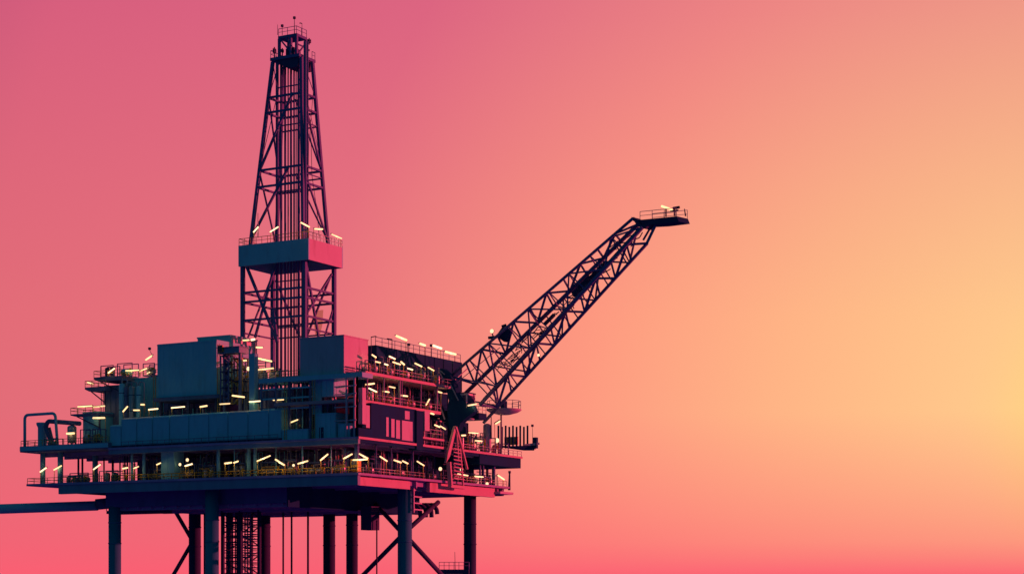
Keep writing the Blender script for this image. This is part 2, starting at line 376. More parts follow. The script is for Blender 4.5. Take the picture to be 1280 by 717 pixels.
# ------------------------------------------------------------------ tube lamps
LR = random.Random(11)
NUM = ['first','second','third','fourth','fifth','sixth','seventh','eighth','ninth','tenth','eleventh','twelfth','thirteenth','fourteenth','fifteenth']
def lamp_row(where, items, plane, val, zdeck, group='glowing tube lamps on the decks', thick=.27, post=True, watt=5):
    items = sorted(items, key=lambda q: q[0]+q[2])
    for i, (x0, y0, x1, y1) in enumerate(items):
        fn = F if plane == 'Y' else S
        a = fn(x0, y0, val); b = fn(x1, y1, val)
        sl = (y1-y0)/(x1-x0)
        til = 'level' if abs(sl) < .13 else ('rising right' if sl < 0 else 'falling right')
        n = len(items)
        if n == 1: od = 'only one'
        elif n == 2: od = ('left one', 'right one')[i]
        else: od = ('leftmost' if i == 0 else 'rightmost' if i == n-1 else NUM[i] + ' from left')
        loc = (a+b)/2
        anchor = a if a.z < b.z else b
        root = thing('tube_lamp', f'glowing tube lamp, {til}, {od} {where}', 'lamp', Vector((anchor.x, anchor.y, zdeck if zdeck is not None and post else anchor.z)), group)
        mm = MB(); mm.vessel(a, b, thick*LR.uniform(.8,1.15), n=10); obj('light_tube', mm, LR.choice(['lamp_glow','lamp_glow','lamp_glow_soft','lamp_glow_bright']), root)
        ld = bpy.data.lights.new('glow', 'POINT'); ld.energy = watt*(b-a).length; ld.color = (1, .62, .22); ld.shadow_soft_size = .25
        lo_ = bpy.data.objects.new('glow', ld); COL.objects.link(lo_); lo_.parent = root; lo_.location = (a+b)/2 + (Vector((0,-.5,-.35)) if plane == 'Y' else Vector((.5,0,-.35))) - root.location
        back = Vector((0, .16, .14)) if plane == 'Y' else Vector((-.16, 0, .14))
        mm = MB(); mm.bar(a+back*1.4, b+back*1.4, .3, .1); obj('housing', mm, 'dark_steel', root)
        if post:
            zt = zdeck if zdeck is not None else anchor.z-1.5
            q = anchor+back*1.3
            mm = MB(); mm.bar((q.x, q.y, zt), (q.x, q.y, q.z), .13, n=6); obj('lamp_post', mm, 'rail_paint', root)

lamp_row('on left lower deck', [(50,589.5,58,584),(67,587,77,581.5),(116.5,586.5,125.5,580)], 'Y', 3, ZL)
lamp_row('on lower deck below teal containers', [(153,585.2,160,584),(166.7,585,173.4,582.5),(195.5,580.5,201,578),(231,582,240.5,579.3),(280.6,578.8,289.8,577.6),(292,578,298,575.8)], 'Y', .3, ZL, watt=11)
lamp_row('on lower deck front, right of centre', [(321,576,338,569),(344,573.5,355.5,581),(372,579.3,385,575.5),(400.2,575.2,410,567),(429,573,440.4,566.8)], 'Y', .3, ZL, watt=18)
lamp_row('above yellow cabinet at near corner', [(441,574.5,459.4,573.8),(448.8,566.5,460,572.5)], 'Y', .35, ZL, watt=18)
lamp_row('along lower deck right side', [(475,570,484,576),(492.4,574.5,501.6,577.7),(503,575.5,510,579),(521.3,576,530.2,581.5)], 'X', -.35, ZL)
lamp_row('on far right lower deck', [(572,591.8,585,594),(593.6,594.8,604,595.7),(622.4,593.5,630.4,599)], 'X', -.35, ZL)

# ------------------------------------------------------------------ modules: front boxes
def box_px(px0, px1, pyt, pyb, Y, dep):
    a = F(px1, pyt, Y); b = F(px1, pyb, Y); c = F(px0, pyb, Y)
    return c.x, a.x, Y, Y+dep, b.z, a.z
def module(name, label, cat, px0, px1, pyt, pyb, Y, dep, mt='module_paint', ribs=0, zb=None, lip=.25, group=None, louv=False, door=None):
    x0, x1, y0, y1, z0, z1 = box_px(px0, px1, pyt, pyb, Y, dep)
    if zb is not None: z0 = zb
    root = thing(name, label, cat, ((x0+x1)/2, (y0+y1)/2, z0), group)
    mm = MB(); mm.box(x0, x1, y0, y1, z0, z1)
    w_ = obj('wall', mm, mt, root)
    if lip:
        mm = MB(); mm.box(x0-.12, x1+.12, y0-.12, y1+.12, z1+.002, z1+lip); obj('roof', mm, 'deck_steel' if mt != 'module_paint' else mt, root)
    if ribs:
        mm = MB()
        for i in range(ribs+1):
            x = x0+.12+(x1-x0-.24)*i/ribs; mm.box(x-.07, x+.07, y0-.12, y0-.003, z0+.05, z1-.05)
        obj('stiffener', mm, mt, root)
    if louv:
        mm = MB(); k = int((z1-z0-.6)/.45)
        for i in range(k): z = z0+.4+i*.45; mm.box(x1+.003, x1+.1, y0+.6, y1-.6, z, z+.16)
        obj('louver', mm, 'dark_steel', root)
    if door:
        xx = x0+(x1-x0)*door; mm = MB(); mm.box(xx-.5, xx+.5, y0-.07, y0-.003, z0+.1, z0+2.2); dd = obj('door', mm, 'dark_paint_shade', root)
        mm = MB(); mm.bar((xx+.35, y0-.14, z0+1.0), (xx+.35, y0-.14, z0+1.3), .07); obj('handle', mm, 'pipe_metal', dd)
    return root, (x0, x1, y0, y1, z0, z1)

# the big windowless enclosure
Yb = 6
root, bb = module('enclosure', 'large windowless teal steel enclosure, tallest box left of the derrick', 'enclosure', 197, 271, 424.3, 493, Yb, 12, ribs=0, lip=0)
x0, x1, y0, y1, z0, z1 = bb
mm = MB()
for zz in (z0+.1, z1-.3): mm.box(x0-.1, x1+.1, y0-.12, y0-.003, zz, zz+.2)
for xx in (x0, x1-.25): mm.box(xx, xx+.25, y0-.09, y0-.004, z0+.32, z1-.32)
obj('frame', mm, 'module_paint', root)
mm = MB()
for i in range(1, 10):
    xx = x0+(x1-x0)*i/10; mm.box(xx-.04, xx+.04, y0-.035, y0-.003, z0+.35, z1-.35)
obj('seam', mm, 'module_paint', root)
mm = MB(); mm.box(x0-.6, x1+1, y0-.6, y1, z0-.7, z0-.003); obj('base_frame', mm, 'deck_steel', root)
for xx in (x0+.5, (x0+x1)/2, x1-.5):
    for yy in (y0+.5, y1-1): mm = MB(); mm.box(xx-.25, xx+.25, yy-.25, yy+.25, ZU, z0-.702); obj('support_leg', mm, 'dark_steel', root)
# higher roof house behind its right end
root, bb2 = module('roof_house', 'teal roof house rising behind the large enclosure with sunlight painted pale on its end', 'enclosure', 247, 288, 420, 440, 12.5, 9, zb=z0+4, lip=.3)
mm = MB(); mm.box(bb2[1]+.003, bb2[1]+.15, bb2[2]+.2, bb2[3]-.3, bb2[4]+2, bb2[5]-.1); obj('painted_sunlit_end', mm, 'white_paint', root)  # white sheet paints sunlight onto the end face
# platform right of enclosure with yellow cabinet
root, bb3 = module('service_platform', 'teal service platform box between enclosure and derrick stairs', 'platform', 271.5, 299, 433, 440, 4, 3, mt='fascia_paint', lip=.15)
mm = MB(); mm.bar((bb3[0]+1,5,ZU),(bb3[0]+1,5,bb3[4]),.4); mm.bar((bb3[1]-.5,5,ZU),(bb3[1]-.5,5,bb3[4]),.5); obj('support_leg', mm, 'deck_steel', root)
def cabinet(px0, px1, pyt, pyb, Y, dep, label, mt='yellow_paint_glow'):
    x0, x1, y0, y1, z0, z1 = box_px(px0, px1, pyt, pyb, Y, dep)
    rt = thing('cabinet', label, 'cabinet', ((x0+x1)/2, (y0+y1)/2, z0))
    mm = MB(); mm.box(x0, x1, y0, y1, z0, z1); obj('body', mm, mt, rt)
    mm = MB(); w = (x1-x0)
    for k in range(2):
        for j in range(2): mm.box(x0+w*(.1+.45*k), x0+w*(.45+.45*k), y0-.05, y0-.003, z0+(z1-z0)*(.1+.45*j), z0+(z1-z0)*(.48+.45*j))
    obj('door', mm, 'dark_steel', rt); return rt
cabinet(272, 278, 431, 439.5, 3.6, .38, 'small yellow cabinet beside the top of the large enclosure')
cabinet(438.5, 447, 573.5, 588.5, .9, 1.2, 'yellow cabinet on the lower deck at the near corner')

# row of teal containers
cx = [137,151.5,171,190.5,212,236,261,285,310,336,352]
for i in range(len(cx)-1):
    pt = lambda p: 523 - (p-140)*(523-510)/(345-140)
    px0, px1 = cx[i]+.5, cx[i+1]-.5
    x0, x1, y0, y1, z0, z1 = box_px(px0, px1, pt(px1) if i else 530, 545, 1.2, 5)
    z0 = ZU+.5
    if i == len(cx)-2: x0 = x0
    looks = ['shortest and leftmost container of the teal row','second teal container from left, capped by four tall vessels','teal container right of the vessels, third from the left','teal container just left of the large enclosure, fourth in row','teal container under left half of large enclosure','teal container under right half of large enclosure','teal container left of the stair tower, seventh in row','teal container below stair tower, with pale roof cap','teal container with lamp over it, ninth in row','last narrow container of the row, right end lit pink']
    rt = thing('container', looks[i], 'container', ((x0+x1)/2, (y0+y1)/2, z0), 'row of teal containers on the upper deck')
    mm = MB(); mm.box(x0, x1, y0, y1, z0, z1-.3)
    mm.prism([(x0+.02,y0+.02,z1-.3),(x1-.02,y0+.02,z1-.3),(x1-.02,y0+.5,z1),(x0+.02,y0+.5,z1)], (0,0,0)) if False else None
    obj('wall', mm, 'module_paint', rt)
    mm = MB(); mm.add([(x0+.01,y0+.01,z1-.298),(x1-.01,y0+.01,z1-.298),(x1-.01,y1-.01,z1-.298),(x0+.01,y1-.01,z1-.298),(x0+.15,y0+.5,z1),(x1-.15,y0+.5,z1),(x1-.15,y1-.4,z1),(x0+.15,y1-.4,z1)],
        [(0,3,2,1),(4,5,6,7),(0,1,5,4),(1,2,6,5),(2,3,7,6),(3,0,4,7)]); obj('roof', mm, 'white_paint' if i in (1,2,7,8) else 'module_paint', rt)
    mm = MB()
    mm.box(x0+.1, x1-.1, y0-.05, y0-.003, z0+.15, z0+.25); mm.box(x0+.1, x1-.1, y0-.05, y0-.003, z1-.55, z1-.45)
    mm.box(x0+.1, x0+.2, y0-.05, y0-.003, z0+.26, z1-.56); mm.box(x1-.2, x1-.1, y0-.05, y0-.003, z0+.26, z1-.56); obj('door_frame', mm, 'module_paint', rt)
    mm = MB(); mm.box(x0+.05, x1-.05, y0+.2, y1-.2, ZU+.004, z0-.003); obj('skid', mm, 'dark_steel', rt)
mm = MB()
# vessels
for i, (px, pt_, w, m_) in enumerate(((152.5,479,7.5,'module_paint'),(158,483,5,'deck_steel'),(164.5,482,7,'pipe_metal'),(173.5,482,6,'module_paint'))):
    q = F(px, 520, 7); t = prj(q)[2]; w = w*t/FPX
    lab = ['leftmost broad teal vessel in the cluster above the containers','thin dark vessel second from left in the cluster','bright steel vessel with pale domed top, third in the cluster','rightmost teal vessel with pale domed top in the cluster'][i]
    rt = thing('pressure_vessel', lab, 'vessel', (q.x, q.y, ZU), 'tall pressure vessels above the containers')
    mm = MB(); mm.vessel((q.x,q.y,ZU+.3),(q.x,q.y,F(px,pt_,7).z), w, 20); obj('shell', mm, m_, rt)
    mm = MB(); mm.tube([(q.x,q.y,F(px,pt_,7).z-.1),(q.x,q.y,F(px,pt_,7).z+.8),(q.x+.9,q.y+.6,F(px,pt_,7).z+.8),(q.x+.9,q.y+.6,ZU+4)], .28); obj('pipe', mm, 'pipe_metal', rt)
    mm = MB(); mm.lathe((q.x,q.y,ZU), [(w*.5,0),(w*.5,.1),(w*.42,.3),(w*.42,.45)]); obj('skirt', mm, 'dark_steel', rt)
    mm = MB()
    for hh in (.3,.6,.85): z = ZU+(F(px,pt_,7).z-ZU)*hh; mm.lathe((q.x,q.y,z), [(w*.5+.05,0),(w*.5+.05,.12)])
    obj('band', mm, 'dark_steel', rt)

# box house at the near corner of the derrick deck
Yh = 2
a = F(430,418,Yh); XH = a.x; b = F(375,420,Yh); zb_ = F(430,467,Yh).z
yh1 = S(460,430,XH).y
rt = thing('control_cabin', 'plain two tone cabin in front of derrick, right face glowing pink', 'cabin', ((XH+b.x)/2, (Yh+yh1)/2, zb_))
mm = MB(); mm.box(b.x, XH, Yh, yh1, zb_, a.z-.2); obj('wall', mm, 'pale_paint', rt)
mm = MB(); mm.box(b.x-.1, XH+.1, Yh-.1, yh1+.1, a.z-.198, a.z); obj('roof', mm, 'pale_paint', rt)
mm = MB(); L = yh1-Yh
for k in range(3):
    for j in range(2): mm.box(XH+.003, XH+.06, Yh+.3+j*L*.48, Yh+.3+j*L*.48+L*.4, zb_+.35+k*.5, zb_+.35+k*.5+.18)
obj('vent_slot', mm, 'dark_steel', rt)
mm = MB()
for k in range(1,5): xx = b.x+(XH-b.x)*k/5; mm.box(xx-.03, xx+.03, Yh-.03, Yh-.003, zb_+.2, a.z-.3)
obj('seam', mm, 'pale_paint', rt)
# deck that carries it
ZD = F(430,459,Yh).z
ZD = zb_-.01
m = MB(); xd0 = F(323,470,1).x; m.box(xd0, S(458,470,.2).x, 1, S(466,470,.2).y, ZD-.9, ZD-.003)
drill = thing('drill_floor', 'drill floor deck under the cabin and derrick with teal front edge', 'platform', (xd0/2, 8, ZU))
obj('deck', m, 'module_paint', drill)
xb0 = F(300,470,14).x
m = MB(); m.box(xb0, F(420,470,14).x, 17, 36, ZD-.9, ZD-.1); obj('deck', m, 'deck_steel', drill)
def slab_legs(px_list, Y, z0, z1, parent, wpx=2.2, mt='deck_steel', X=None):
    for px in px_list:
        q = F(px,500,Y) if X is None else S(px,500,X); t = prj(q)[2]
        mm = MB(); mm.bar((q.x,q.y,z0),(q.x,q.y,z1), wpx*t/FPX, n=4); obj('support_leg', mm, mt, parent)
slab_legs((327,345,362,388), 1.6, ZU, ZD-.9, drill)
slab_legs((317,), 3, ZU, F(317,442,3).z, drill, 8, 'module_paint')
m = MB()
for py in (486, 498, 511):
    z = F(345,py,1.8).z; m.bar((F(326,500,1.8).x,1.8,z),(F(392,500,1.8).x,1.8,z),.35,.3)
obj('crossbeam', m, 'module_paint', drill)
railing([(xd0,1.2,ZD),(F(374,470,1).x,1.2,ZD)], 'railing on the drill floor edge left of the cabin', 'rail_paint')
# dark back walls (rooms) of upper level and lower level
def room(label, px0, px1, pyt, Y, dep, z0, mt='room_paint', zt=None, ribs=8, name='equipment_room'):
    x0 = F(px0,500,Y).x; x1 = F(px1,500,Y).x; z1 = zt if zt is not None else F(px1,pyt,Y).z
    rt = thing(name, label, 'building', ((x0+x1)/2, Y+dep/2, z0))
    mm = MB(); mm.box(x0, x1, Y, Y+dep, z0+.01, z1); obj('wall', mm, mt, rt)
    mm = MB()
    for i in range(ribs+1): x = x0+.1+(x1-x0-.2)*i/ribs; mm.box(x-.08, x+.08, Y-.14, Y-.003, z0+.05, z1-.05)
    obj('stiffener', mm, 'dark_steel', rt)
    mm = MB(); n = max(1, ribs//3)
    for i in range(n):
        x = x0+(x1-x0)*(i+.5)/n; d_ = MB(); d_.box(x-.5, x+.5, Y-.08, Y-.004, z0+.06, z0+2.2); obj('door', d_, 'deck_steel', rt)
    return rt
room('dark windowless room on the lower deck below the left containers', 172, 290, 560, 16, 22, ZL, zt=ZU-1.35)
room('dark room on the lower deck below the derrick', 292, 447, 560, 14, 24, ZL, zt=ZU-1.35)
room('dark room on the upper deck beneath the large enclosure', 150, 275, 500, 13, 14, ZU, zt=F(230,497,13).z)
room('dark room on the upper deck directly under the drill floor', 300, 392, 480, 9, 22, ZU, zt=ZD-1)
# stacked teal blocks under the cabin
module('pump_house', 'broad teal block under cabin, between derrick and scaffold', 'module', 394, 420, 517, 543, 1.5, 6, zb=ZU, ribs=4, door=.3)
module('switch_house', 'narrow teal block standing left under the cabin floor', 'module', 390.5, 402, 476, 517, 2.5, 5, ribs=2)
module('duct_box', 'upper teal duct box hung below the cabin floor', 'module', 402.3, 418, 474, 495, 1.8, 4, ribs=3)
module('low_locker', 'low teal locker at the upper deck near corner', 'module', 423, 438, 529, 544, 1.0, 2.5, zb=ZU, ribs=2, lip=.1)
module('low_locker', 'low teal locker left of the broad block, beneath a lamp', 'module', 353, 385, 536, 546, 1.0, 2.5, zb=ZU, ribs=5, lip=.1)

module('upright_block', 'broad teal upright block between the decks, left of centre', 'module', 201.5, 218, 556, 590, 2, 3, zb=ZL, ribs=2, lip=0)
# left stacked rooms
module('utility_block', 'stepped teal utility block behind the left wing pipes', 'module', 104, 125, 515, 548, 4, 8, zb=ZW, ribs=3, mt='module_paint', door=.7)
module('utility_block', 'dark block topped by two small balconies on the left', 'module', 131, 152, 482, 540, 8, 9, zb=ZU, ribs=3, mt='deck_steel')
module('utility_block', 'teal block behind the pressure vessels with lamps on its roof', 'module', 150, 197, 472, 500, 11, 8, ribs=7, zb=ZU)
def balcony(px0, px1, py, Y, dep, th, label, rl, root_name='balcony'):
    x0 = F(px0,py,Y).x; x1 = F(px1,py,Y).x; z = F(px0,py,Y).z
    rt = thing(root_name, label, 'balcony', ((x0+x1)/2, Y, z-th))
    mm = MB(); mm.prism([(x0,Y,z),(x1,Y,z),(x1,Y,z-th),(x0+1.2,Y,z-th),(x0,Y,z-th*.45)], (0,dep,0)); obj('floor', mm, 'deck_steel', rt)
    mm = MB(); mm.bar((x1-.4,Y+.3,z-th),(x1-.4,Y+.3,z-th-3),.3); mm.bar((x0+1.5,Y+.3,z-th),(x1-.4,Y+.3,z-th-2.5),.2); obj('support_bracket', mm, 'dark_steel', rt)
    railing([(x0+.05,Y+dep,z),(x0+.05,Y+.05,z),(x1,Y+.05,z)], rl, h=1.3)
    return z
zb1 = balcony(106, 132, 484, 6, 6, .9, 'lower small balcony jutting left at mid height', 'railing around the lower small left balcony')
zb2 = balcony(117, 152, 471.5, 7, 6, .9, 'upper small balcony jutting left above the other', 'railing around the upper small left balcony')
zb3 = balcony(88, 125, 517.5, 3.5, 8, .5, 'wide left balcony above the wing pipes with lamps', 'railing around the wide left balcony above the pipes')
zr = F(197,470,11).z+.25
railing([(F(151,470,11).x,11.1,zr),(F(197,470,11).x,11.1,zr)], 'railing on the roof behind the vessels, left of enclosure')
lamp_row('on the left balconies', [(109,477.5,116.5,479.5),(135,466,143.3,460)], 'Y', 7, zb1)
lamp_row('on the wide left balcony', [(97,508,115,507),(116,508.3,131,507)], 'Y', 4.2, zb3)
lamp_row('below the wide left balcony', [(116,522,131,521.8),(145,532.8,155,532.4)], 'Y', 3, ZW, thick=.4)
lamp_row('on the roof left of enclosure', [(157,463,173.7,462.4),(174.4,463.8,183.7,460),(183.5,466.4,188,465)], 'Y', 11.5, zr)
lamp_row('high at the enclosure left edge', [(181.8,449.8,190.6,443.8)], 'Y', 6.5, None, post=False)
lamp_row('above the container row, left part', [(153.5,514.4,159.7,507.4),(166.7,512.3,174.4,512.3),(175.8,505.3,180.5,505.3),(185.4,511.6,197.6,510.5),(214,509.4,231,507.9),(249.8,508.2,259,506.7)], 'Y', 3, None, post=True, watt=2)
lamp_row('above the container row, right part', [(274.6,504.8,287.6,504),(290,494,305.7,496),(311.4,501.8,326.7,500.8),(341.3,499.5,355,498.7),(361,528.5,372.5,524)], 'Y', 2.2, None, post=False, watt=2)
lamp_row('around the derrick foot stairs', [(296,450.7,308.3,450.2),(303.3,425.2,311.4,424.7),(313.7,424.6,318.6,423.8),(320,433.8,328.3,434),(319,446.8,339.8,451.4),(321.4,462,342,459.9)], 'Y', 9, None, post=False, thick=.38)
# bracket for the high lamp: floodlight mast
def mast(base, top, label, head=True, w=.14, mt='dark_steel'):
    rt = thing('mast', label, 'mast', base)
    mm = MB(); mm.bar(base, top, w, n=8, w2=w*.6); obj('pole', mm, mt, rt)
    if head:
        mm = MB(); q = Vector(top); mm.box(q.x-.22,q.x+.22,q.y-.2,q.y+.2,q.z,q.z+.5); obj('head', mm, mt, rt)
    return rt
mast(F(191,446,6.2), F(187,437,6.2), 'short bracket mast on the enclosure left edge')

# stair tower between enclosure and derrick
def stairs(px0, px1, py0, py1, Y, n, label, mt='truss_steel', w=1.2, name='stair_tower', cage=0):
    xa = F(px0,py0,Y).x; xb = F(px1,py0,Y).x; z1 = F(px0,py0,Y).z; z0 = F(px0,py1,Y).z
    rt = thing(name, label, 'stairs', ((xa+xb)/2, Y+w/2, z0))
    for x in (xa, xb):
        for y in (Y-.3, Y+w+.3):
            mm = MB(); mm.bar((x,y,z0),(x,y,z1), .22); obj('corner_post', mm, mt, rt)
    for k in range(n):
        a_ = (xa+.2, xb-.2) if k % 2 == 0 else (xb-.2, xa+.2)
        zz0 = z0+(z1-z0)*k/n; zz1 = z0+(z1-z0)*(k+1)/n; mm = MB()
        for y in (Y, Y+w): mm.bar((a_[0],y,zz0),(a_[1],y,zz1),.12,.25); mm.bar((a_[0],y,zz0+1),(a_[1],y,zz1+1),.08)
        m2 = max(3,int((zz1-zz0)/.35))
        for j in range(m2): t = (j+.5)/m2; mm.box(a_[0]+(a_[1]-a_[0])*t-.15, a_[0]+(a_[1]-a_[0])*t+.15, Y+.07, Y+w-.07, zz0+(zz1-zz0)*t-.03, zz0+(zz1-zz0)*t+.03)
        if cage and k % 3: mm = MB(); mm.box(min(a_), max(a_), Y, Y+w, zz0+.3, zz0+.55)
        obj('stair_flight' if not (cage and k % 3) else 'grating', mm, mt, rt)
        mm = MB(); mm.box(min(xa,xb)-.2, max(xa,xb)+.2, Y-.35, Y+w+.35, zz1-.05, zz1+.05); mm.box(a_[1]-.5,a_[1]+.5,Y-.35,Y+w+.35,zz1+.052,zz1+.1); obj('landing', mm, 'dark_steel', rt)
    for c in range(cage):
        x = xa+(xb-xa)*(c+1)/(cage+1); mm = MB(); mm.bar((x,Y-.3,z0),(x,Y-.3,z1),.2); obj('cage_bar', mm, mt, rt)
        for q_ in range(3): pass
    if cage:
        for c in range(int((z1-z0)/1.1)):
            mm = MB(); mm.bar((xa,Y-.45,z0+c*1.1),(xb,Y-.45,z0+c*1.1),.22); obj('cage_ring', mm, mt, rt)
    return rt
stairs(277, 287, 445, 505, 5, 6, 'steel stair tower right of the large enclosure')
stairs(291, 304, 448, 505, 6, 4, 'lit steel stair tower beside the derrick foot', 'rail_paint')
stairs(281, 299, 640, 735, 30, 12, 'dark caged stair tower below the lower deck', 'dark_steel', w=4, cage=4)
stairs(304, 314, 640, 735, 30, 16, 'narrow caged stair tower below deck, right of wider one', 'deck_steel', w=3, cage=2)

# ------------------------------------------------------------------ derrick
Yd = 20
FRx = F(381,300,Yd).x; FLx = F(303.5,300,Yd).x
S_ = FRx-FLx
Yk = S(417.5,360,FRx).y            # back plane
print('derrick', FLx, FRx, Yd, Yk)
zD0 = ZD-.1
zP = F(381,325,Yd).z; zPT = F(381,300,Yd).z
# crown
zC = F(375,70,Yd+2).z
cxd, cyd = (FLx+FRx)/2, (Yd+Yk)/2
der = thing('drilling_derrick', 'tall lattice drilling derrick tapering to a crown with antennas', 'derrick', (cxd, cyd, zD0))
def dleg(a, b, w): 
    mm = MB(); mm.bar(a, b, w); return obj('leg', mm, 'truss_steel', der)
low4 = [Vector((FLx,Yd,0)), Vector((FRx,Yd,0)), Vector((FRx,Yk,0)), Vector((FLx,Yk,0))]
for i, q in enumerate(low4): dleg((q.x,q.y,zD0),(q.x,q.y,zP), .75)
# tapered upper part: fit top positions from sight lines
FLt = F(341.5,72,0); 
def top_at(px, Y): return F(px,74,Y).x
xlT = F(341,74,Yd+3).x; xrT = F(377,74,Yd+3).x; 
ykT = S(390.5,78,xrT).y
xlB = F(312.5,300,Yd+1).x; xrB = F(379,300,Yd+1).x; ykB = S(410.5,304,xrB).y
B4 = [Vector((xlB,Yd+1,zPT)), Vector((xrB,Yd+1,zPT)), Vector((xrB,ykB,zPT)), Vector((xlB,ykB,zPT))]
T4 = [Vector((xlT,Yd+3,zC)), Vector((xrT,Yd+3,zC)), Vector((xrT,ykT,zC)), Vector((xlT,ykT,zC))]
for a, b in zip(B4, T4): dleg(a-Vector((0,0,.3)), b, .62)
def lerp4(z):
    t = (z-zPT)/(zC-zPT); return [a.lerp(b, t) for a, b in zip(B4, T4)]
def dbar(a, b, w=.36, name='diagonal_brace'):
    mm = MB(); mm.bar(a, b, w); obj(name, mm, 'truss_steel', der)
for py in (121, 140, 213, 234):
    z = F(330 if py < 150 else 322, py, Yd+1.5).z; q = lerp4(z)
    for i in range(4): dbar(q[i], q[(i+1) % 4], .4, 'horizontal_brace')
for py in (222, 158): 
    z = F(322, py, Yd+1.5).z; q = lerp4(z)
    dbar(q[2], q[3], .28, 'horizontal_brace'); dbar(q[1], q[2], .2, 'horizontal_brace')
def Zd(py, px=330): return F(px, py, Yd+1.5).z
def onleg(i, z): return lerp4(z)[i]
def onface(i, j, z, t): q = lerp4(z); return q[i].lerp(q[j], t)
for z0, z1, t in ((Zd(298),Zd(213),.62),(Zd(213),Zd(119),.68)):
    dbar(onleg(0,z0), onface(0,1,z1,t+.05), .42)
    dbar(onleg(2,z0), onleg(1,z1), .34)
    dbar(onleg(2,z0), onface(2,3,z1,.6), .3)
    dbar(onleg(3,z0), onleg(0,z1), .3)
dbar(onleg(0,Zd(121)), onface(0,1,Zd(76),.25), .12); dbar(onface(0,1,Zd(121),.3), onleg(0,Zd(76)), .12)
dbar(onleg(2,Zd(121)), onleg(1,Zd(76)), .12); dbar(onleg(2,Zd(200)), onleg(1,Zd(100)), .08); dbar(onleg(0,Zd(210)), onface(0,1,Zd(110),.3), .1)
# lower part bracing
def z_(py, px=340): return F(px, py, Yd).z
for py in (362.5, 374.5, 397.5, 413):
    z = z_(py)
    for i in range(4):
        if py == 413 and i < 1: continue
        a, b = low4[i].copy(), low4[(i+1) % 4].copy(); a.z = b.z = z; dbar(a, b, .4 if py < 400 else .3, 'horizontal_brace')
def lo(i, j, t, py): q = low4[i].lerp(low4[j], t); q.z = z_(py); return q
dbar(lo(0,1,.07,331), lo(0,1,.55,425), .5); dbar(lo(0,1,.5,338), lo(0,1,.2,420), .42)
dbar(lo(1,2,.02,330), lo(1,2,.5,428), .42); dbar(lo(1,2,.92,338), lo(1,2,.1,392), .36); dbar(lo(1,2,.98,380), lo(1,2,.6,428), .3)
dbar(lo(2,3,.05,338), lo(2,3,.5,425), .36); dbar(lo(2,3,.95,338), lo(2,3,.5,425), .36); dbar(lo(3,0,.1,340), lo(3,0,.9,425), .3)
dbar(lo(0,1,.5,385), lo(0,1,.56,428), .55)
# mid platform skirt (open box with floor)
ax = F(298,320,Yd-1.2).x; bx_ = F(381,320,Yd-1.2).x+.9; yk2 = S(428.5,320,bx_).y
z1 = F(381,298,Yd-1.2).z; z0 = F(381,324.5,Yd-1.2).z
m = MB(); m.box(ax, bx_, Yd-1.2, Yd-.9, z0, z1); m.box(ax, bx_, yk2-.3, yk2, z0, z1); m.box(ax, ax+.3, Yd-.898, yk2-.302, z0, z1)
ms = MB(); ms.box(bx_-.3, bx_, Yd-.898, yk2-.302, z0, z1); obj('skirt_sunlit_wall', ms, 'pale_paint', der)  # right wall gets a paler colour to paint in its sunlit tone
skirt = obj('skirt_wall', m, 'module_paint', der)
m = MB(); m.box(ax+.31, bx_-.31, Yd-.89, yk2-.31, z1-1.2, z1-.9); obj('platform_floor', m, 'dark_steel', der)
m = MB()
for i in range(6): x = ax+1+(bx_-ax-2)*i/5; m.box(x-.15, x+.15, Yd-.8, yk2-.4, z1-1.9, z1-1.202)
obj('floor_beam', m, 'dark_steel', skirt)
railing([(ax+.1,yk2-.1,z1),(ax+.1,Yd-1.1,z1),(bx_-.1,Yd-1.1,z1)], 'railing on the front of the derrick mid platform', h=1.4, step=1.4)
railing([(bx_-.1,Yd-.9,z1),(bx_-.1,yk2-.1,z1)], 'railing on the right side of the derrick mid platform', 'pipe_metal', h=1.4, step=1.4)
lamp_row('on derrick mid platform front', [(316.7,290.4,323,283.3),(337.4,290,348,283.3)], 'Y', Yd-.5, z1-.9)
lamp_row('on derrick mid platform right side', [(376,278,387,283.8),(393.3,286,403.3,286.4),(414.7,292.8,427,298)], 'X', bx_-.6, z1-.9)
mast(F(322.5,297,Yd), F(322.5,266,Yd), 'thin pale pole on the derrick mid platform', head=False, w=.2, mt='white_paint')
# inner vertical tubes
Yi = (Yd+Yk)/2
for px, w, Y in ((346.5,4,Yi+1),(351.5,3.2,Yi),(356.5,2.8,Yi),(360.2,1.8,Yi+1),(363.8,2.8,Yi),(367.6,2.2,Yi),(370.2,1.4,Yi+1),(373.4,3.6,Yi-1),(377.5,2,Yi-1),(381.5,4.2,Yi-3),(384.5,2.5,Yi-1)):
    q = F(px,200,Y); t = prj(q)[2]; mm = MB(); mm.bar((q.x,q.y,zD0+.02),(q.x,q.y,F(px,78 if px < 378 else 52,Y).z), w*t/FPX, n=8)
    obj('guide_tube', mm, 'truss_steel', der)
for py in (110,158,240,352,410):
    m = MB(); a = F(347,py,Yi-.5); b = F(383,py-2,Yi-.5); m.bar(a, (b.x,a.y,a.z), .22); obj('tie', m, 'truss_steel', der)
# travelling block + hoses
m = MB()
m.tube([F(388,150,Yd+4),F(390,220,Yd+4),F(396,262,Yd+4),F(399,296,Yd+4)], .12, 6); m.tube([F(392,110,Yd+6),F(386,180,Yd+4),F(384,290,Yd+4)], .1, 6); m.tube([F(336,110,Yd+2),F(326,180,Yd+2),F(318,290,Yd+2)], .09, 6)
obj('cable', m, 'dark_steel', der)
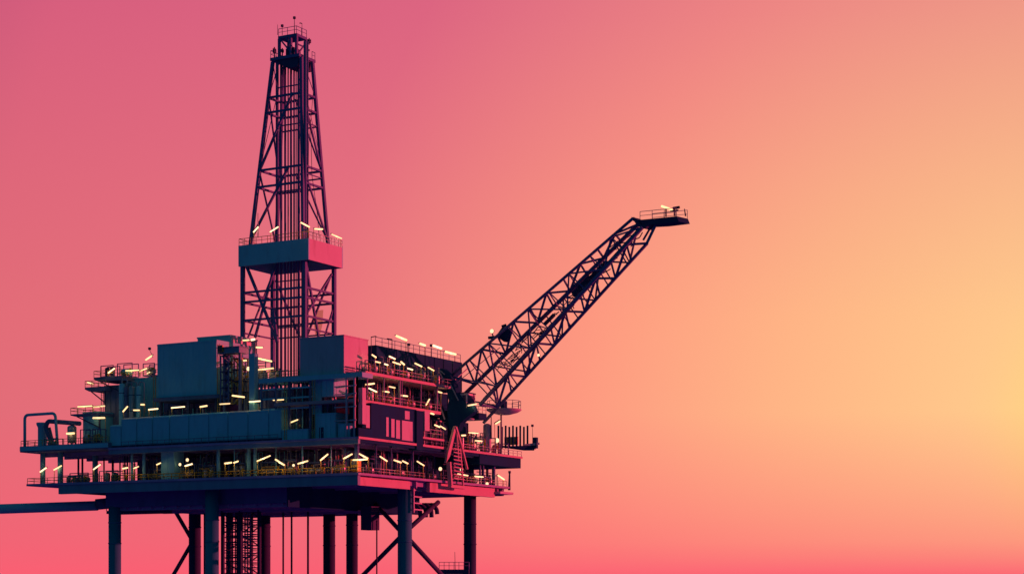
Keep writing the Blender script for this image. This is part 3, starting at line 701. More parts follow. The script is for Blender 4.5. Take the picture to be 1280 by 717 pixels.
# crown deck
Yc = Yd+2.5
xa = F(337.5,70,Yc).x; xb = F(374,66,Yc).x; yb = S(394.5,76,xb).y; zc = F(374,66.5,Yc).z
m = MB(); m.box(xa, xb, Yc, yb, zc-.6, zc); crown = obj('crown_deck', m, 'truss_steel', der)
m = MB(); m.prism([(xa+1.0,Yc+.3,zc-.602),(xb-.2,Yc+.3,zc-.602),(xb-.6,Yc+.3,zc-2.6),(xa+4.2,Yc+.3,zc-2.6)], (0,yb-Yc-1,0)); obj('crown_girder', m, 'dark_steel', crown)
xa2 = F(347.5,45,Yc+.6).x; xb2 = F(371,42,Yc+.6).x; yb2 = S(384,47,xb2).y; zt2 = F(371,41.5,Yc+.6).z
m = MB(); m.box(xa2, xb2, Yc+.6, yb2, zt2-.55, zt2); obj('crown_roof', m, 'truss_steel', der)
for x, y in ((xa2+.2,Yc+.8),(xb2-.2,Yc+.8),(xa2+.2,yb2-.2),(xb2-.2,yb2-.2),((xa2*.35+xb2*.65),Yc+.8)):
    m = MB(); m.bar((x,y,zc),(x,y,zt2-.55),.5); obj('crown_post', m, 'truss_steel', der)
m = MB(); m.bar((xa2+.4,Yc+.8,zt2-.6),((xa2+xb2)/2+.3,Yc+.8,zc+1.2),.28); m.bar(((xa2+xb2)/2-.3,Yc+.8,zt2-.6),((xa2+xb2)/2+.6,Yc+.8,zt2-2),.3); m.bar((xb2,Yc+1,zt2-2.2),(xb2,yb2,zt2-2.2),.25); m.bar((xb2,Yc+1,zc+.2),(xb2,yb2,zt2-.7),.25); obj('crown_brace', m, 'truss_steel', der)
m = MB(); m.lathe((xa2+(xb2-xa2)*.6,Yc+1.2,zc+1.2), [(.9,0),(.9,1.2)], 16, 'y'); obj('crown_sheave', m, 'dark_steel', der)
m = MB(); m.box(xa2+(xb2-xa2)*.35, xa2+(xb2-xa2)*.8, Yc+1, yb2-1, zc+.01, zc+1.7); obj('winch_housing', m, 'dark_steel', der)
railing([(xa2+.1,Yc+.65,zt2),(xb2-.1,Yc+.65,zt2),(xb2-.1,yb2-.1,zt2)], 'thin railing on the very top of the derrick crown', 'truss_steel', h=1.5)
railing([(xa+.1,yb-.1,zc),(xa+.1,Yc+.1,zc),(xa2-.1,Yc+.1,zc)], 'short railing at the left of the derrick crown deck', 'truss_steel', h=1.5)
railing([(xb-.1,yb2+.4,zc),(xb-.1,yb-.1,zc)], 'short railing at the right rear of the crown deck', 'truss_steel', h=1.5)
mast(F(347,44,Yc+1), F(347,31,Yc+1), 'thin whip antenna at the left corner of the crown', head=False, w=.12)
mast(F(352.8,44,Yc+1), F(352.8,34,Yc+1), 'short antenna with small box head near crown left corner')
mast(F(368,42,Yc+1), F(368,24,Yc+1), 'tallest antenna on top of the derrick crown', w=.18)
rt = mast(F(377.5,45,Yc+3), F(377.5,30,Yc+3), 'hooked lamp mast on the crown right of tallest antenna', head=False)
mm = MB(); mm.tube([F(377.5,30,Yc+3),F(376,29,Yc+3),F(374.5,29.3,Yc+3)], .2, 6); obj('arm', mm, 'dark_steel', rt)
for px, py, w, h, lab in ((343,64,2.6,10,'small valve stand on the left end of the crown deck'),(353,64,2.2,7,'squat winch motor on the crown deck beside left post'),(386.5,52,3.4,8,'box hung high on the right of the crown'),(385,63,2.6,4,'small junction box low on the right of the crown')):
    Y = Yc+1 if px < 370 else yb2+.5
    a = F(px,py,Y); t = prj(a)[2]; ww = w*t/FPX; hh = h*t/FPX
    rt = thing('junction_box', lab, 'equipment', (a.x,a.y,a.z-hh/2))
    mm = MB(); mm.box(a.x-ww/2,a.x+ww/2,a.y-.3,a.y+.3,a.z-hh*.25,a.z+hh*.3); obj('body', mm, 'dark_steel', rt)
    mm = MB(); mm.bar((a.x,a.y,min(a.z-hh/2, zc if px < 370 else a.z-hh/2)),(a.x,a.y,a.z+hh*.5),.18); mm.bar((a.x-ww*.8,a.y,a.z+hh*.12),(a.x+ww*.8,a.y,a.z+hh*.12),.14); obj('bracket', mm, 'dark_steel', rt)
# cloth patch seen through the derrick
Yt = Yk+1
rt = obj('tarpaulin', MB().prism([F(396,388,Yt),F(404,387,Yt),F(403,405,Yt),F(400,418,Yt),F(394,418,Yt),F(392,402,Yt)], (0,.05,0)), 'cloth'); tag(rt, 'warm orange cloth hanging inside the derrick base, right side', 'tarpaulin')
# pipework block at derrick foot, left
def skid(q, w, d, h, label, mt='pipe_metal', seed=0, group=None):
    rnd = random.Random(seed); x, y, z = q
    rt = thing('process_skid', label, 'equipment', (x,y,z), group)
    mm = MB()
    for yy in (y-d/2, y+d/2): mm.bar((x-w/2,yy,z+.12),(x+w/2,yy,z+.12),.22)
    for k in range(3): mm.bar((x-w/2+w*k/2,y-d/2,z+.125),(x-w/2+w*k/2,y+d/2,z+.125),.2)
    for sx in (-1,1):
        for sy in (-1,1): mm.bar((x+sx*w/2,y+sy*d/2,z+.02),(x+sx*w/2,y+sy*d/2,z+h),.16)
    for sy in (-1,1): mm.bar((x-w/2,y+sy*d/2,z+h),(x+w/2,y+sy*d/2,z+h),.16)
    obj('frame', mm, 'truss_steel', rt)
    if rnd.random() < .6:
        mm = MB(); mm.vessel((x-w*.42,y,z+h*.42),(x+w*.3,y,z+h*.42), h*.5, 16); obj('tank', mm, mt, rt)
        mm = MB()
        for sx in (-.25,.12): mm.box(x+w*sx-.12,x+w*sx+.12,y-h*.18,y+h*.18,z+.2,z+h*.22)
        obj('saddle', mm, 'dark_steel', rt)
    else:
        for k in range(2):
            mm = MB(); xx = x-w*.25+k*w*.4; mm.vessel((xx,y,z+.25),(xx,y,z+h*.9), min(w*.28, h*.5), 16); obj('tank', mm, mt, rt)
    for k in range(3):
        mm = MB(); xx = x-w*.4+w*.8*rnd.random(); zz = z+h*(.3+.6*rnd.random()); yy = y-d*.5+.2*k
        mm.tube([(xx,yy,z+.1),(xx,yy,zz),(x+w*.45*(1 if rnd.random()<.5 else -1),yy,zz)], .14+.12*rnd.random(), 8); obj('pipe', mm, mt if k else 'rail_paint', rt)
    mm = MB(); xx = x+w*.38; mm.lathe((xx,y-d*.55,z+h*.55), [(.32,0),(.32,.06)], 12, 'y'); mm.bar((xx,y-d*.55,z+h*.55),(xx,y-d*.2,z+h*.55),.08); obj('valve', mm, 'yellow_paint_glow', rt)
    return rt
def onF(px, Y, z): q = F(px,500,Y); return (q.x, q.y, z)
def onS(px, X, z): q = S(px,500,X); return (q.x, q.y, z)
sk = [(90,3.5,ZL,4,2,1.6,'skid with tank on the lower deck, left of centre gap'),(105,6,ZL,5,3,2.2,'larger tank skid on the lower deck near the left columns'),
 (140,5,ZL,5,2,2.4,'pipe skid on the lower deck, left of the dark room'),(200,5,ZL,4,2,2.4,'pink lit skid on the lower deck below the teal containers'),(235,5,ZL,5,2,3.2,'round tank skid on the lower deck under large enclosure'),
 (262,6,ZL,4,2,2.8,'skid on the lower deck just left of the pale column'),(300,6,ZL,4,2,3,'skid on the lower deck between the pale columns'),(340,6,ZL,6,2,3,'skid on the lower deck below the drill floor left end'),
 (366,5,ZL,3,2,3.2,'narrow warm lit skid on the lower deck under drill floor'),(395,6,ZL,6,2,2.6,'skid on the lower deck below the broad teal block'),(425,5,ZL,4,2,2.8,'skid on the lower deck left of the yellow cabinet')]
for i, (px,Y,z,w,d,h,lab) in enumerate(sk): skid(onF(px,Y,z), w, d, h, lab, seed=i)
sk = [(462,-4,ZL,3,3,2.4,'skid on lower deck right side, nearest the corner'),(500,-4.5,ZL,3,5,2.6,'skid on lower deck right side behind the near leg'),(540,-4.5,ZL,3,4,2.4,'skid on lower deck right side before the stair frame'),
 (592,-3.5,ZL,3,4,2.2,'skid on lower deck right side past the stair frame'),(612,-3.5,ZL,2,3,2.4,'skid on lower deck right side near its far end'),
 (590,-2.5,ZU,3,4,3.0,'bright skid on the upper deck below the crane boom'),(606,-2.5,ZU,3,4,3.4,'skid on the upper deck under the round platform'),(575,-3,ZU,3,3,3.2,'skid on the upper deck beside the crane pedestal'),
 (622,-2.5,ZU,3,4,2.6,'skid on the upper deck at the foot of the post row')]
for i, (px,X,z,w,d,h,lab) in enumerate(sk): skid(onS(px,X,z), w, d, h, lab, seed=30+i)
for i, (px,Y,py,w,h,lab) in enumerate(((305,12,462,5,5,'pipe skid at the left foot of the derrick'),(325,12,452,5,5,'pipe skid with blowout stack between derrick legs'),(345,11,462,4,3,'pipe skid on the drill floor left of the cabin'))):
    skid(onF(px,Y,ZD-.1 if i != 0 else ZD-.9), w, 3, h, lab, seed=60+i, mt='pale_paint')
skid(onF(160,12.5,zr), 4, 2, 3.0, 'funnel topped skid on the roof behind the vessels', seed=71, mt='module_paint')
skid(onF(138,9,zb2), 3.4, 2, 2.4, 'skid on the upper small left balcony', seed=74, mt='dark_steel')
skid(onF(190,12.5,zr), 3, 2, 2.6, 'skid on the roof against the enclosure left side', seed=73, mt='pale_paint')

def pipe_bank(px0, px1, n, Y, z0, z1, label, seed, mts=('deck_steel','module_paint','pipe_metal','dark_steel')):
    rnd = random.Random(seed); xa = F(px0,500,Y).x; xb = F(px1,500,Y).x
    rt = thing('pipe_bank', label, 'pipes', ((xa+xb)/2, Y, z0))
    for k in range(n):
        x = xa+(xb-xa)*(k+.5)/n+rnd.uniform(-.12,.12); h = z1-(z1-z0)*rnd.choice([0,0,.12,.3,.45]); mm = MB()
        w = rnd.choice([.14,.18,.26,.36]); yy = Y+rnd.uniform(-.3,.3)
        if rnd.random() < .5: mm.tube([(x,yy,z0+.01),(x,yy,h),(x+rnd.choice([-1,1])*rnd.uniform(.5,1.4),yy,h)], w, 8)
        else: mm.bar((x,yy,z0+.01),(x,yy,z1),w,n=8)
        pp = obj('pipe', mm, rnd.choice(mts), rt)
        if rnd.random() < .4:
            mm = MB(); zz = z0+(h-z0)*rnd.uniform(.3,.7); mm.lathe((x,yy,zz), [(w*.9,0),(w*.9,.12),(w*.6,.13),(w*.6,.3),(w*.9,.31),(w*.9,.43)], 10); obj('flange', mm, 'rail_paint', pp)
    for f in (.35,.8):
        mm = MB(); mm.bar((xa,Y+.45,z0+(z1-z0)*f),(xb,Y+.45,z0+(z1-z0)*f),.14); obj('support_bar', mm, 'truss_steel', rt)
    return rt
zug = ZU-1.4
for i, (a_, b_2, n_p, Y, z0_, z1_, lab) in enumerate((
    (150,168,7,4.5,ZL,zug,'pipe bank on the lower deck left of the dark room'),(182,199,6,8,ZL,zug,'pipe bank on the lower deck just left of the teal block'),
    (220,244,9,9,ZL,zug,'pipe bank on the lower deck below the large enclosure'),(246,270,9,8.5,ZL,zug,'pipe bank on the lower deck left of pale columns'),
    (296,309,5,8,ZL,zug,'pipe bank on the lower deck between the pale columns'),(322,352,11,9,ZL,zug,'pipe bank on the lower deck below the drill floor'),
    (354,376,8,8.5,ZL,zug,'pipe bank on the lower deck left of centre lamp'),(380,408,10,9,ZL,zug,'pipe bank on the lower deck below the cabin'),
    (410,436,10,8.5,ZL,zug,'pipe bank on the lower deck left of the yellow cabinet'),
    (199,222,8,8,ZU+3,ZU+8,'pipe bank under the left half of the large enclosure'),(226,268,13,8,ZU+3,ZU+8,'pipe bank under the right half of the large enclosure'),
    (322,350,12,3.5,ZU,ZD-1,'pipe bank under the drill floor, left bay'),(352,390,15,4,ZU,ZD-1,'pipe bank under the drill floor, right bay'),
    (303,322,8,7,ZU,ZD+1,'tall pipe bank beside the lit stair tower'),(403,421,9,3,ZU+4,ZD-1,'pipe bank hanging under the cabin floor'))):
    pipe_bank(a_, b_2, n_p, Y, z0_, z1_, lab, 200+i)
def pipe_bank_side(px0, px1, n, X, z0, z1, label, seed):
    rnd = random.Random(seed); ya = S(px0,500,X).y; yb = S(px1,500,X).y
    rt = thing('pipe_bank', label, 'pipes', (X, (ya+yb)/2, z0))
    for k in range(n):
        y = ya+(yb-ya)*(k+.5)/n+rnd.uniform(-.3,.3); h = z1-(z1-z0)*rnd.choice([0,0,.15,.35,.5]); w = rnd.choice([.16,.2,.28,.42]); xx = X+rnd.uniform(-.3,.3); mm = MB()
        if rnd.random() < .55: mm.tube([(xx,y,z0+.01),(xx,y,h),(xx,y+rnd.choice([-1,1])*rnd.uniform(.8,2.2),h)], w, 8)
        else: mm.bar((xx,y,z0+.01),(xx,y,z1),w,n=8)
        obj('pipe', mm, rnd.choice(('dark_paint_shade','dark_steel','deck_steel','sunlit_girder_paint','truss_steel')), rt)
    for f in (.3,.75):
        mm = MB(); mm.bar((X-.4,ya,z0+(z1-z0)*f),(X-.4,yb,z0+(z1-z0)*f),.16); obj('support_bar', mm, 'dark_steel', rt)
for i, (a_, b_2, n_p, X, z0_, z1_, lab) in enumerate((
    (466,498,12,-5.5,ZL,zug,'pipe bank on the lower deck right side, nearest the corner'),(512,545,12,-5.5,ZL,zug,'pipe bank on the lower deck right side, middle'),
    (556,590,10,-5.5,ZL,zug,'pipe bank on the lower deck right side under the crane'),(598,616,6,-4,ZL,ZL+4,'short pipe bank on the lower deck far right end'),
    (532,556,9,-2.5,ZU,ZU+5.5,'pipe bank on the upper deck left of the crane pedestal'),(582,612,11,-4,ZU,ZU+4.5,'pipe bank on the upper deck right of the crane pedestal'))):
    pipe_bank_side(a_, b_2, n_p, X, z0_, z1_, lab, 300+i)
def ladder(px, Y, z0, z1, label, mt='rail_paint', X=None):
    q = F(px,500,Y) if X is None else S(px,500,X); rt = thing('ladder', label, 'ladder', (q.x,q.y,z0))
    mm = MB(); dx, dy = (.3,0) if X is None else (0,.3)
    for sg in (-1,1): mm.bar((q.x+sg*dx,q.y+sg*dy,z0),(q.x+sg*dx,q.y+sg*dy,z1),.1)
    obj('stile', mm, mt, rt); mm = MB()
    for k in range(int((z1-z0)/.4)): mm.bar((q.x-dx,q.y-dy,z0+.3+k*.4),(q.x+dx,q.y+dy,z0+.3+k*.4),.06)
    obj('rung', mm, mt, rt)
ladder(273.5, 5.6, ZU+3, F(271,430,6).z, 'ladder up the right edge of the large enclosure')
ladder(193, 10.6, ZU+2, zr, 'ladder on the teal block left of the large enclosure')
ladder(128, 7.6, ZW, zb1, 'ladder up to the lower small left balcony')
ladder(357, .9, ZU, ZD-.9, 'ladder under the drill floor, centre')
ladder(392, .9, ZU, ZD-.9, 'ladder beside the narrow teal block under the cabin')
ladder(0, 0, ZBl, ZA, 'ladder between the pipe rack floors', 'pipe_metal', X=XA+.1) if 0 else None
# ------------------------------------------------------------------ left wing pipework
def pz(px, py, Y): return F(px, py, Y)
rt = thing('portal_pipe', 'tall square loop pipe at the far left of the wing deck', 'pipe', (pz(31,550,2).x,2,ZW))
m = MB(); m.tube([(pz(31,550,2).x,2,ZW),pz(31,518.5,2),pz(69,516,2),(pz(72,550,2).x,2,ZW)], .62, 12); obj('pipe', m, 'module_paint', rt)
m = MB(); 
for px in (31,71.5): m.lathe((pz(px,550,2).x,2,ZW), [(.5,0),(.5,.15)], 14)
obj('flange', m, 'dark_steel', rt)
rt = thing('header_pipe', 'thick bent pipe running from the wing deck into the teal block', 'pipe', (pz(57,550,3).x,3,ZW))
m = MB(); m.tube([(pz(66,550,3).x,3,ZW),pz(57,533,3),pz(60,526,3),pz(100,529,3)], .95, 14); obj('pipe', m, 'deck_steel', rt)
m = MB(); m.tube([(pz(68,550,3.6).x,3.6,ZW),pz(62,534,3.6)], .5, 10); obj('pipe', m, 'pipe_metal', rt)
rt = thing('vent_stack', 'squat teal stack with flared top beneath the loop pipe', 'vessel', (pz(53,550,4).x,4,ZW))
m = MB(); q = pz(53,528,4); m.lathe((q.x,4,ZW), [(1.1,0),(.95,.3),(.95,(q.z-ZW)*.8),(1.25,(q.z-ZW)*.92),(1.25,q.z-ZW)]); obj('shell', m, 'module_paint', rt)
rt = thing('storage_tank', 'pale rounded tank lit warm on the wing deck', 'tank', (pz(90,550,3).x,3,ZW))
m = MB(); q = pz(90,531,3); m.vessel((q.x,3,ZW+.4),(q.x,3,q.z), 1.9, 20); obj('shell', m, 'pipe_metal', rt)
m = MB(); 
for k in range(4): an = k*math.pi/2+.7; m.bar((q.x+.8*math.cos(an),3+.8*math.sin(an),ZW),(q.x+.8*math.cos(an),3+.8*math.sin(an),ZW+1.2),.18)
obj('support_leg', m, 'dark_steel', rt)
skid(onF(67,2.6,ZW), 3.6, 1.6, 1.5, 'low warm lit skid under the loop pipe', seed=80, mt='white_paint')
skid(onF(124,2.4,ZW), 2.2, 1.6, 3, 'narrow skid with warm light painted orange against the leftmost container', seed=81, mt='cloth')  # orange tank colour stands in for warm light falling on it
skid(onF(110,2.4,ZW), 2.6, 1.6, 3, 'pale skid in front of the stepped teal block', seed=83, mt='pipe_metal')
lamp_row('at the wing tank foot', [(83,541.5,93,541)], 'Y', 1.6, ZW, thick=.35)
# round floodlights
def flood(q, rad, label, zbase=None, facing=None):
    q = Vector(q); rt = thing('floodlight', label, 'lamp', (q.x,q.y,zbase if zbase is not None else q.z-rad))
    mm = MB(); mm.lathe((q.x,q.y-.05,q.z), [(rad*.2,0),(rad*.8,.02),(rad,.12),(rad,.2)], 16, 'y'); obj('lens', mm, 'lamp_flood', rt)
    mm = MB(); mm.lathe((q.x,q.y+.16,q.z), [(rad*1.08,0),(rad*1.08,.1),(rad*.6,.5)], 16, 'y'); obj('housing', mm, 'dark_steel', rt)
    if zbase is not None: mm = MB(); mm.bar((q.x,q.y+.4,zbase),(q.x,q.y+.4,q.z),.14,n=6); obj('pole', mm, 'rail_paint', rt)
flood(F(233.7,574.3,2.6), .34, 'round floodlight below the large enclosure on lower deck', ZL)
flood(F(224.5,580,2.6), .3, 'small round floodlight left of larger one, lower deck', ZL)
flood(S(550,585.5,-1), .38, 'round floodlight on lower deck left of stair frame', ZL)
flood(S(576.5,586,-1.2), .36, 'round floodlight behind the pink stair frame', ZL)
flood(S(608.5,604,-1), .34, 'low round floodlight near the lower deck far end', ZL)
flood(S(621,550,-1), .5, 'round floodlight on the upper deck under the posts', ZU)
flood(F(310,460.5,6), .42, 'small round floodlight beside the derrick foot stairs', None)
flood(F(366.5,581,2.6), .26, 'round floodlight on narrow skid, lower deck centre', ZL)

# ------------------------------------------------------------------ right side decks and walls
XA = -1.0
ZA = S(461,464,XA).z; ZBl = S(441,497,XA).z
ya0 = S(457,464,XA).y; ya1 = S(566,485,XA).y
m = MB(); m.box(-22, XA, ya0, ya1, ZA-.55, ZA)
rk = thing('pipe_rack', 'multi level pipe rack structure right of the cabin', 'pipe rack', (-8,(ya0+ya1)/2,ZU))
obj('upper_floor', m, 'sunlit_girder_paint', rk)
yb0 = S(445,497,XA).y; yb1 = S(551,515,XA).y
m = MB(); m.box(-20, XA+.02, yb0, yb1, ZBl-.6, ZBl); obj('middle_floor', m, 'sunlit_girder_paint', rk)
for px, w in ((499.5,2.4),(502.5,1.2),(480,1.4),(546,2),(459,1.6),(526,1.4)): slab_legs((px,), 0, ZBl, ZA-.55, rk, w, 'deck_steel', X=XA-.4)
for px, w in ((495,2),(530,2)): slab_legs((px,), 0, ZU, ZBl-.6, rk, w, 'pale_paint', X=XA-.3)
def sroom(label, px0, px1, X, wid, z0, z1, mt='dark_paint_shade', cat='building', name='equipment_room', ribs=6):
    y0 = S(px0,500,X).y; y1 = S(px1,500,X).y
    rt_ = thing(name, label, cat, (X-wid/2,(y0+y1)/2,z0))
    mm = MB(); mm.box(X-wid, X, y0, y1, z0+.01, z1); obj('wall', mm, mt, rt_)
    if ribs:
        mm = MB()
        for i in range(ribs+1): y = y0+.1+(y1-y0-.2)*i/ribs; mm.box(X+.003, X+.12, y-.07, y+.07, z0+.05, z1-.05)
        obj('stiffener', mm, 'dark_paint_shade', rt_)
    return rt_, y0, y1
ztop = S(470,431,-5).z
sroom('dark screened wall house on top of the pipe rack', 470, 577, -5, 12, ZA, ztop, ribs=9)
sroom('dark recessed room on the pipe rack middle level', 452, 560, -7, 12, ZBl, ZA-.56, ribs=8)  # wall colour kept dark in place of shade from the floor above
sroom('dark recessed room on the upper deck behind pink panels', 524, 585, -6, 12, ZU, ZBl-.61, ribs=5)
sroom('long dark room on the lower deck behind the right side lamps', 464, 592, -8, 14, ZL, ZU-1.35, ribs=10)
railing([(-5.1,S(470,431,-5).y,ztop),(-5.1,S(576,440,-5).y,ztop)], 'thin railing on top of the dark screened house', 'truss_steel', h=1.6, step=2.4)
railing([(XA-.1,ya0,ZA),(XA-.1,ya1,ZA)], 'railing along the pipe rack upper floor', 'pipe_metal', h=1.3)
railing([(XA-.1,yb0,ZBl),(XA-.1,yb1,ZBl)], 'railing along the pipe rack middle floor', 'pipe_metal', h=1.3)
railing([(-.15,S(529,530,0).y,ZU+1.6),(-.15,S(553,530,0).y,ZU+1.6)], 'short pink railing left of the crane pedestal', 'pale_paint', h=1.6, step=1.6)
m = MB(); m.box(-3, -.1, S(528,530,0).y, S(556,530,0).y, ZU+1.2, ZU+1.58); obj('side_floor', m, 'sunlit_girder_paint', rk)
# module with pink panels
XM = -.3
rt, y0, y1 = sroom('dark teal module with four tall pale panels catching pink light', 464, 520.5, XM, 5, ZU, S(490,507,XM).z, 'dark_paint_shade', 'module', 'panel_module', ribs=0)
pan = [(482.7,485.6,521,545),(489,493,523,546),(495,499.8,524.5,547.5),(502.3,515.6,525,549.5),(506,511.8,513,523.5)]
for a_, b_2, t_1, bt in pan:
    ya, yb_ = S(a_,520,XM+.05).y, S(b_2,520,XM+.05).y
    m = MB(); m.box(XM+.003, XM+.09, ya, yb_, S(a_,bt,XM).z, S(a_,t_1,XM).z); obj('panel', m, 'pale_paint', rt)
rt, y0, y1 = sroom('dark upright cabinet block beside the pale panels', 521, 529, .1, 4, ZU-1.2, S(525,513,.1).z, 'dark_paint_shade', 'module', 'panel_module', ribs=0)
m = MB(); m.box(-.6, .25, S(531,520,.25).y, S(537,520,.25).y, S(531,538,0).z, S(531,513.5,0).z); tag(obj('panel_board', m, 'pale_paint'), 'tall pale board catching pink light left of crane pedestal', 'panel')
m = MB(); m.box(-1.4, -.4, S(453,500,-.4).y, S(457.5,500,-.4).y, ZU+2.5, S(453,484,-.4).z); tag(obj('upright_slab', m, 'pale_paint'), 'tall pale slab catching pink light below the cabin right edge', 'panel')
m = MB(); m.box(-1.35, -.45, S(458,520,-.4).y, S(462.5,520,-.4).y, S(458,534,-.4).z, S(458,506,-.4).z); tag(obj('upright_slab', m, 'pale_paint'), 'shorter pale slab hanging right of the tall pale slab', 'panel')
m = MB(); m.box(-1.9, -.2, S(446,500,-.4).y+.3, S(464,500,-.4).y, ZU, S(447,534,-.4).z); tag(obj('low_box', m, 'dark_paint_shade'), 'low dark box on the upper deck right of the near corner', 'box')
# scaffold at corner
rt = thing('scaffold', 'open scaffold tower at the near corner below the cabin', 'scaffold', (XH,1,ZU))
for px, X in ((424,-3),(433.5,XH+.4),(436.5,-.6),(444,-.6),(440,-1.2)):
    q = S(px,500,X); m = MB(); m.bar((q.x,max(q.y,.5),ZU),(q.x,max(q.y,.5),ZD-.9), .3); obj('upright', m, 'pale_paint', rt)
m = MB()
xs0 = F(418,500,.8).x; xs1 = F(438,500,.8).x; ysd = S(446,500,-.5).y
for py in (482, 492, 508, 525):
    z = F(437,py,.8).z; m.bar((xs0,.8,z),(xs1,.8,z),.2); m.bar((xs1,.8,z),(-.6,ysd,z),.24)
obj('crossbar', m, 'pale_paint', rt)
m = MB(); z = F(430,494,.8).z; m.box(xs0,xs1,.5,3,z-.15,z); obj('landing', m, 'pale_paint', rt)
for i, (a_, b_2, n_p, X, z0_, z1_, lab) in enumerate((
    (468,500,11,-4.2,ZA,ZA+4,'pipe bank on the rack upper floor, left half'),(508,556,14,-4.2,ZA,ZA+4,'pipe bank on the rack upper floor, right half'),
    (460,496,12,-5.5,ZBl,ZA-.6,'pipe bank on the rack middle floor, left half'),(504,550,14,-5.5,ZBl,ZA-.6,'pipe bank on the rack middle floor, right half'))):
    pipe_bank_side(a_, b_2, n_p, X, z0_, z1_, lab, 340+i)
# lamps right side
lamp_row('above the dark screened house', [(495.2,419.5,508.4,425),(524.8,429.2,531.7,431.5),(541,431.5,552,435.3),(556.6,439.2,569.8,442.7)], 'X', -5, ztop, thick=.4)
lamp_row('on the pipe rack upper floor', [(465,443,470.3,446.5),(468,451.4,475.7,453),(480.3,454.5,485,456),(486.5,445,494,448.4),(491,452.2,500.7,455.3),(501,451.7,505.6,455.7),(508.7,459.9,516,461.9),(518.7,453.7,527.4,457.9),(535,458.8,542.5,463)], 'X', -2.4, ZA)
lamp_row('on the pipe rack middle floor', [(457.3,480.3,468,479),(461,484.9,471,489.5),(479,488.6,486.5,489.8),(486.5,482.9,494,484.4),(499.5,493.6,509.5,494.9),(532.5,506,537,498.2),(547,489,552.4,490.6)], 'X', -2.2, ZBl)
lamp_row('left of the crane pedestal', [(538,516,542.5,517.4),(543.3,530.6,549.7,533.5),(550.2,532,557,536.2)], 'X', -1, None, post=False)
lamp_row('on the upper deck beyond crane', [(577,543.8,582,543.6),(586,540.3,597.7,541),(594,550.3,603,551),(619.4,529.4,626,525.2)], 'X', -1.4, ZU)
for i, (px, py, lab) in enumerate(((464,421,'tall bent mast at the left end of the pipe rack'),(490,424,'thin bent mast behind the first rooftop lamp'),(511,432,'short mast between the first rooftop lamps'),(539,433,'short dark headed mast before the third rooftop lamp'))):
    X = -5; q = S(px,py,X); b0 = Vector((q.x,q.y,ztop if px > 470 else ZA)); rt = mast(b0, q, lab, head=(i > 1), w=.2)
    if i < 2: mm = MB(); mm.bar(q, S(px+6 if i == 0 else px-6, py-1, X), .18); obj('arm', mm, 'dark_steel', rt)
for i, (px,X,z,lab) in enumerate(((468,-3,ZA,'skid on the rack upper floor by cabin'),(488,-3.4,ZA,'skid on the rack upper floor, left of middle'),(508,-3.4,ZA,'skid on the rack upper floor, middle'),(528,-3.4,ZA,'skid on the rack upper floor, right of middle'),(546,-3.4,ZA,'skid on the rack upper floor by the crane'),
    (463,-4,ZBl,'skid on the rack middle floor by cabin'),(490,-4,ZBl,'skid on the rack middle floor, left of middle'),(515,-4,ZBl,'skid on the rack middle floor, right of middle'),(536,-4,ZBl,'skid on the rack middle floor by the crane'))):
    skid(onS(px,X,z), 2.2, 3.2, 2.6, lab, seed=100+i)

# ------------------------------------------------------------------ crane
tb = 384.0; tt = 356.0
n_ = (r*math.sin(R_(44)) + v*math.cos(R_(44)))
crane = thing('pedestal_crane', 'lattice boom crane on a dark pedestal with boom raised rightward', 'crane', S(566,560,0)*1)
crane.location.z = ZU
L1 = (P(563,470,tb), P(791,273,tt)); L3 = (P(600,505.5,tb), P(803,284,tt))
L2 = (P(575,498,tb+6), P(798,280,tt+3)); L4 = (P(604.5,528,tb+6), P(809,304,tt+3))
boom = MB(); boom.bar(L1[0], L1[1], .62, n=8); boom_o = obj('boom', boom, 'truss_steel', crane)
for Lx, w in ((L2,.85),(L3,.8),(L4,.66)):
    m = MB(); m.bar(Lx[0], Lx[1], w, n=8); obj('chord', m, 'truss_steel', boom_o)
def face(A, B, n, w, x=True, name='lacing', rail=False):
    m = MB(); g = lambda L, t: L[0].lerp(L[1], t)
    for i in range(n):
        t0, t1 = i/n, (i+1)/n
        if i: m.bar(g(A,t0), g(B,t0), w*.8)
        if i % 2 == 0: m.bar(g(A,t0), g(B,t1), w)
        else: m.bar(g(B,t0), g(A,t1), w)
        if x == 2:
            if i % 2: m.bar(g(A,t0), g(B,t1), w*.7)
            else: m.bar(g(B,t0), g(A,t1), w*.7)
    obj(name, m, 'truss_steel', boom_o)
face(L1, L2, 11, .38); face(L2, L4, 10, .3); face(L3, L4, 11, .4); face(L1, L3, 9, .28)
m = MB()
g = lambda L, t: L[0].lerp(L[1], t)
for i in range(1, 9):
    t = i/9; m.bar(g(L1,t), g(L4,t), .2); m.bar(g(L2,t), g(L3,t), .2)
obj('cross_frame', m, 'truss_steel', boom_o)
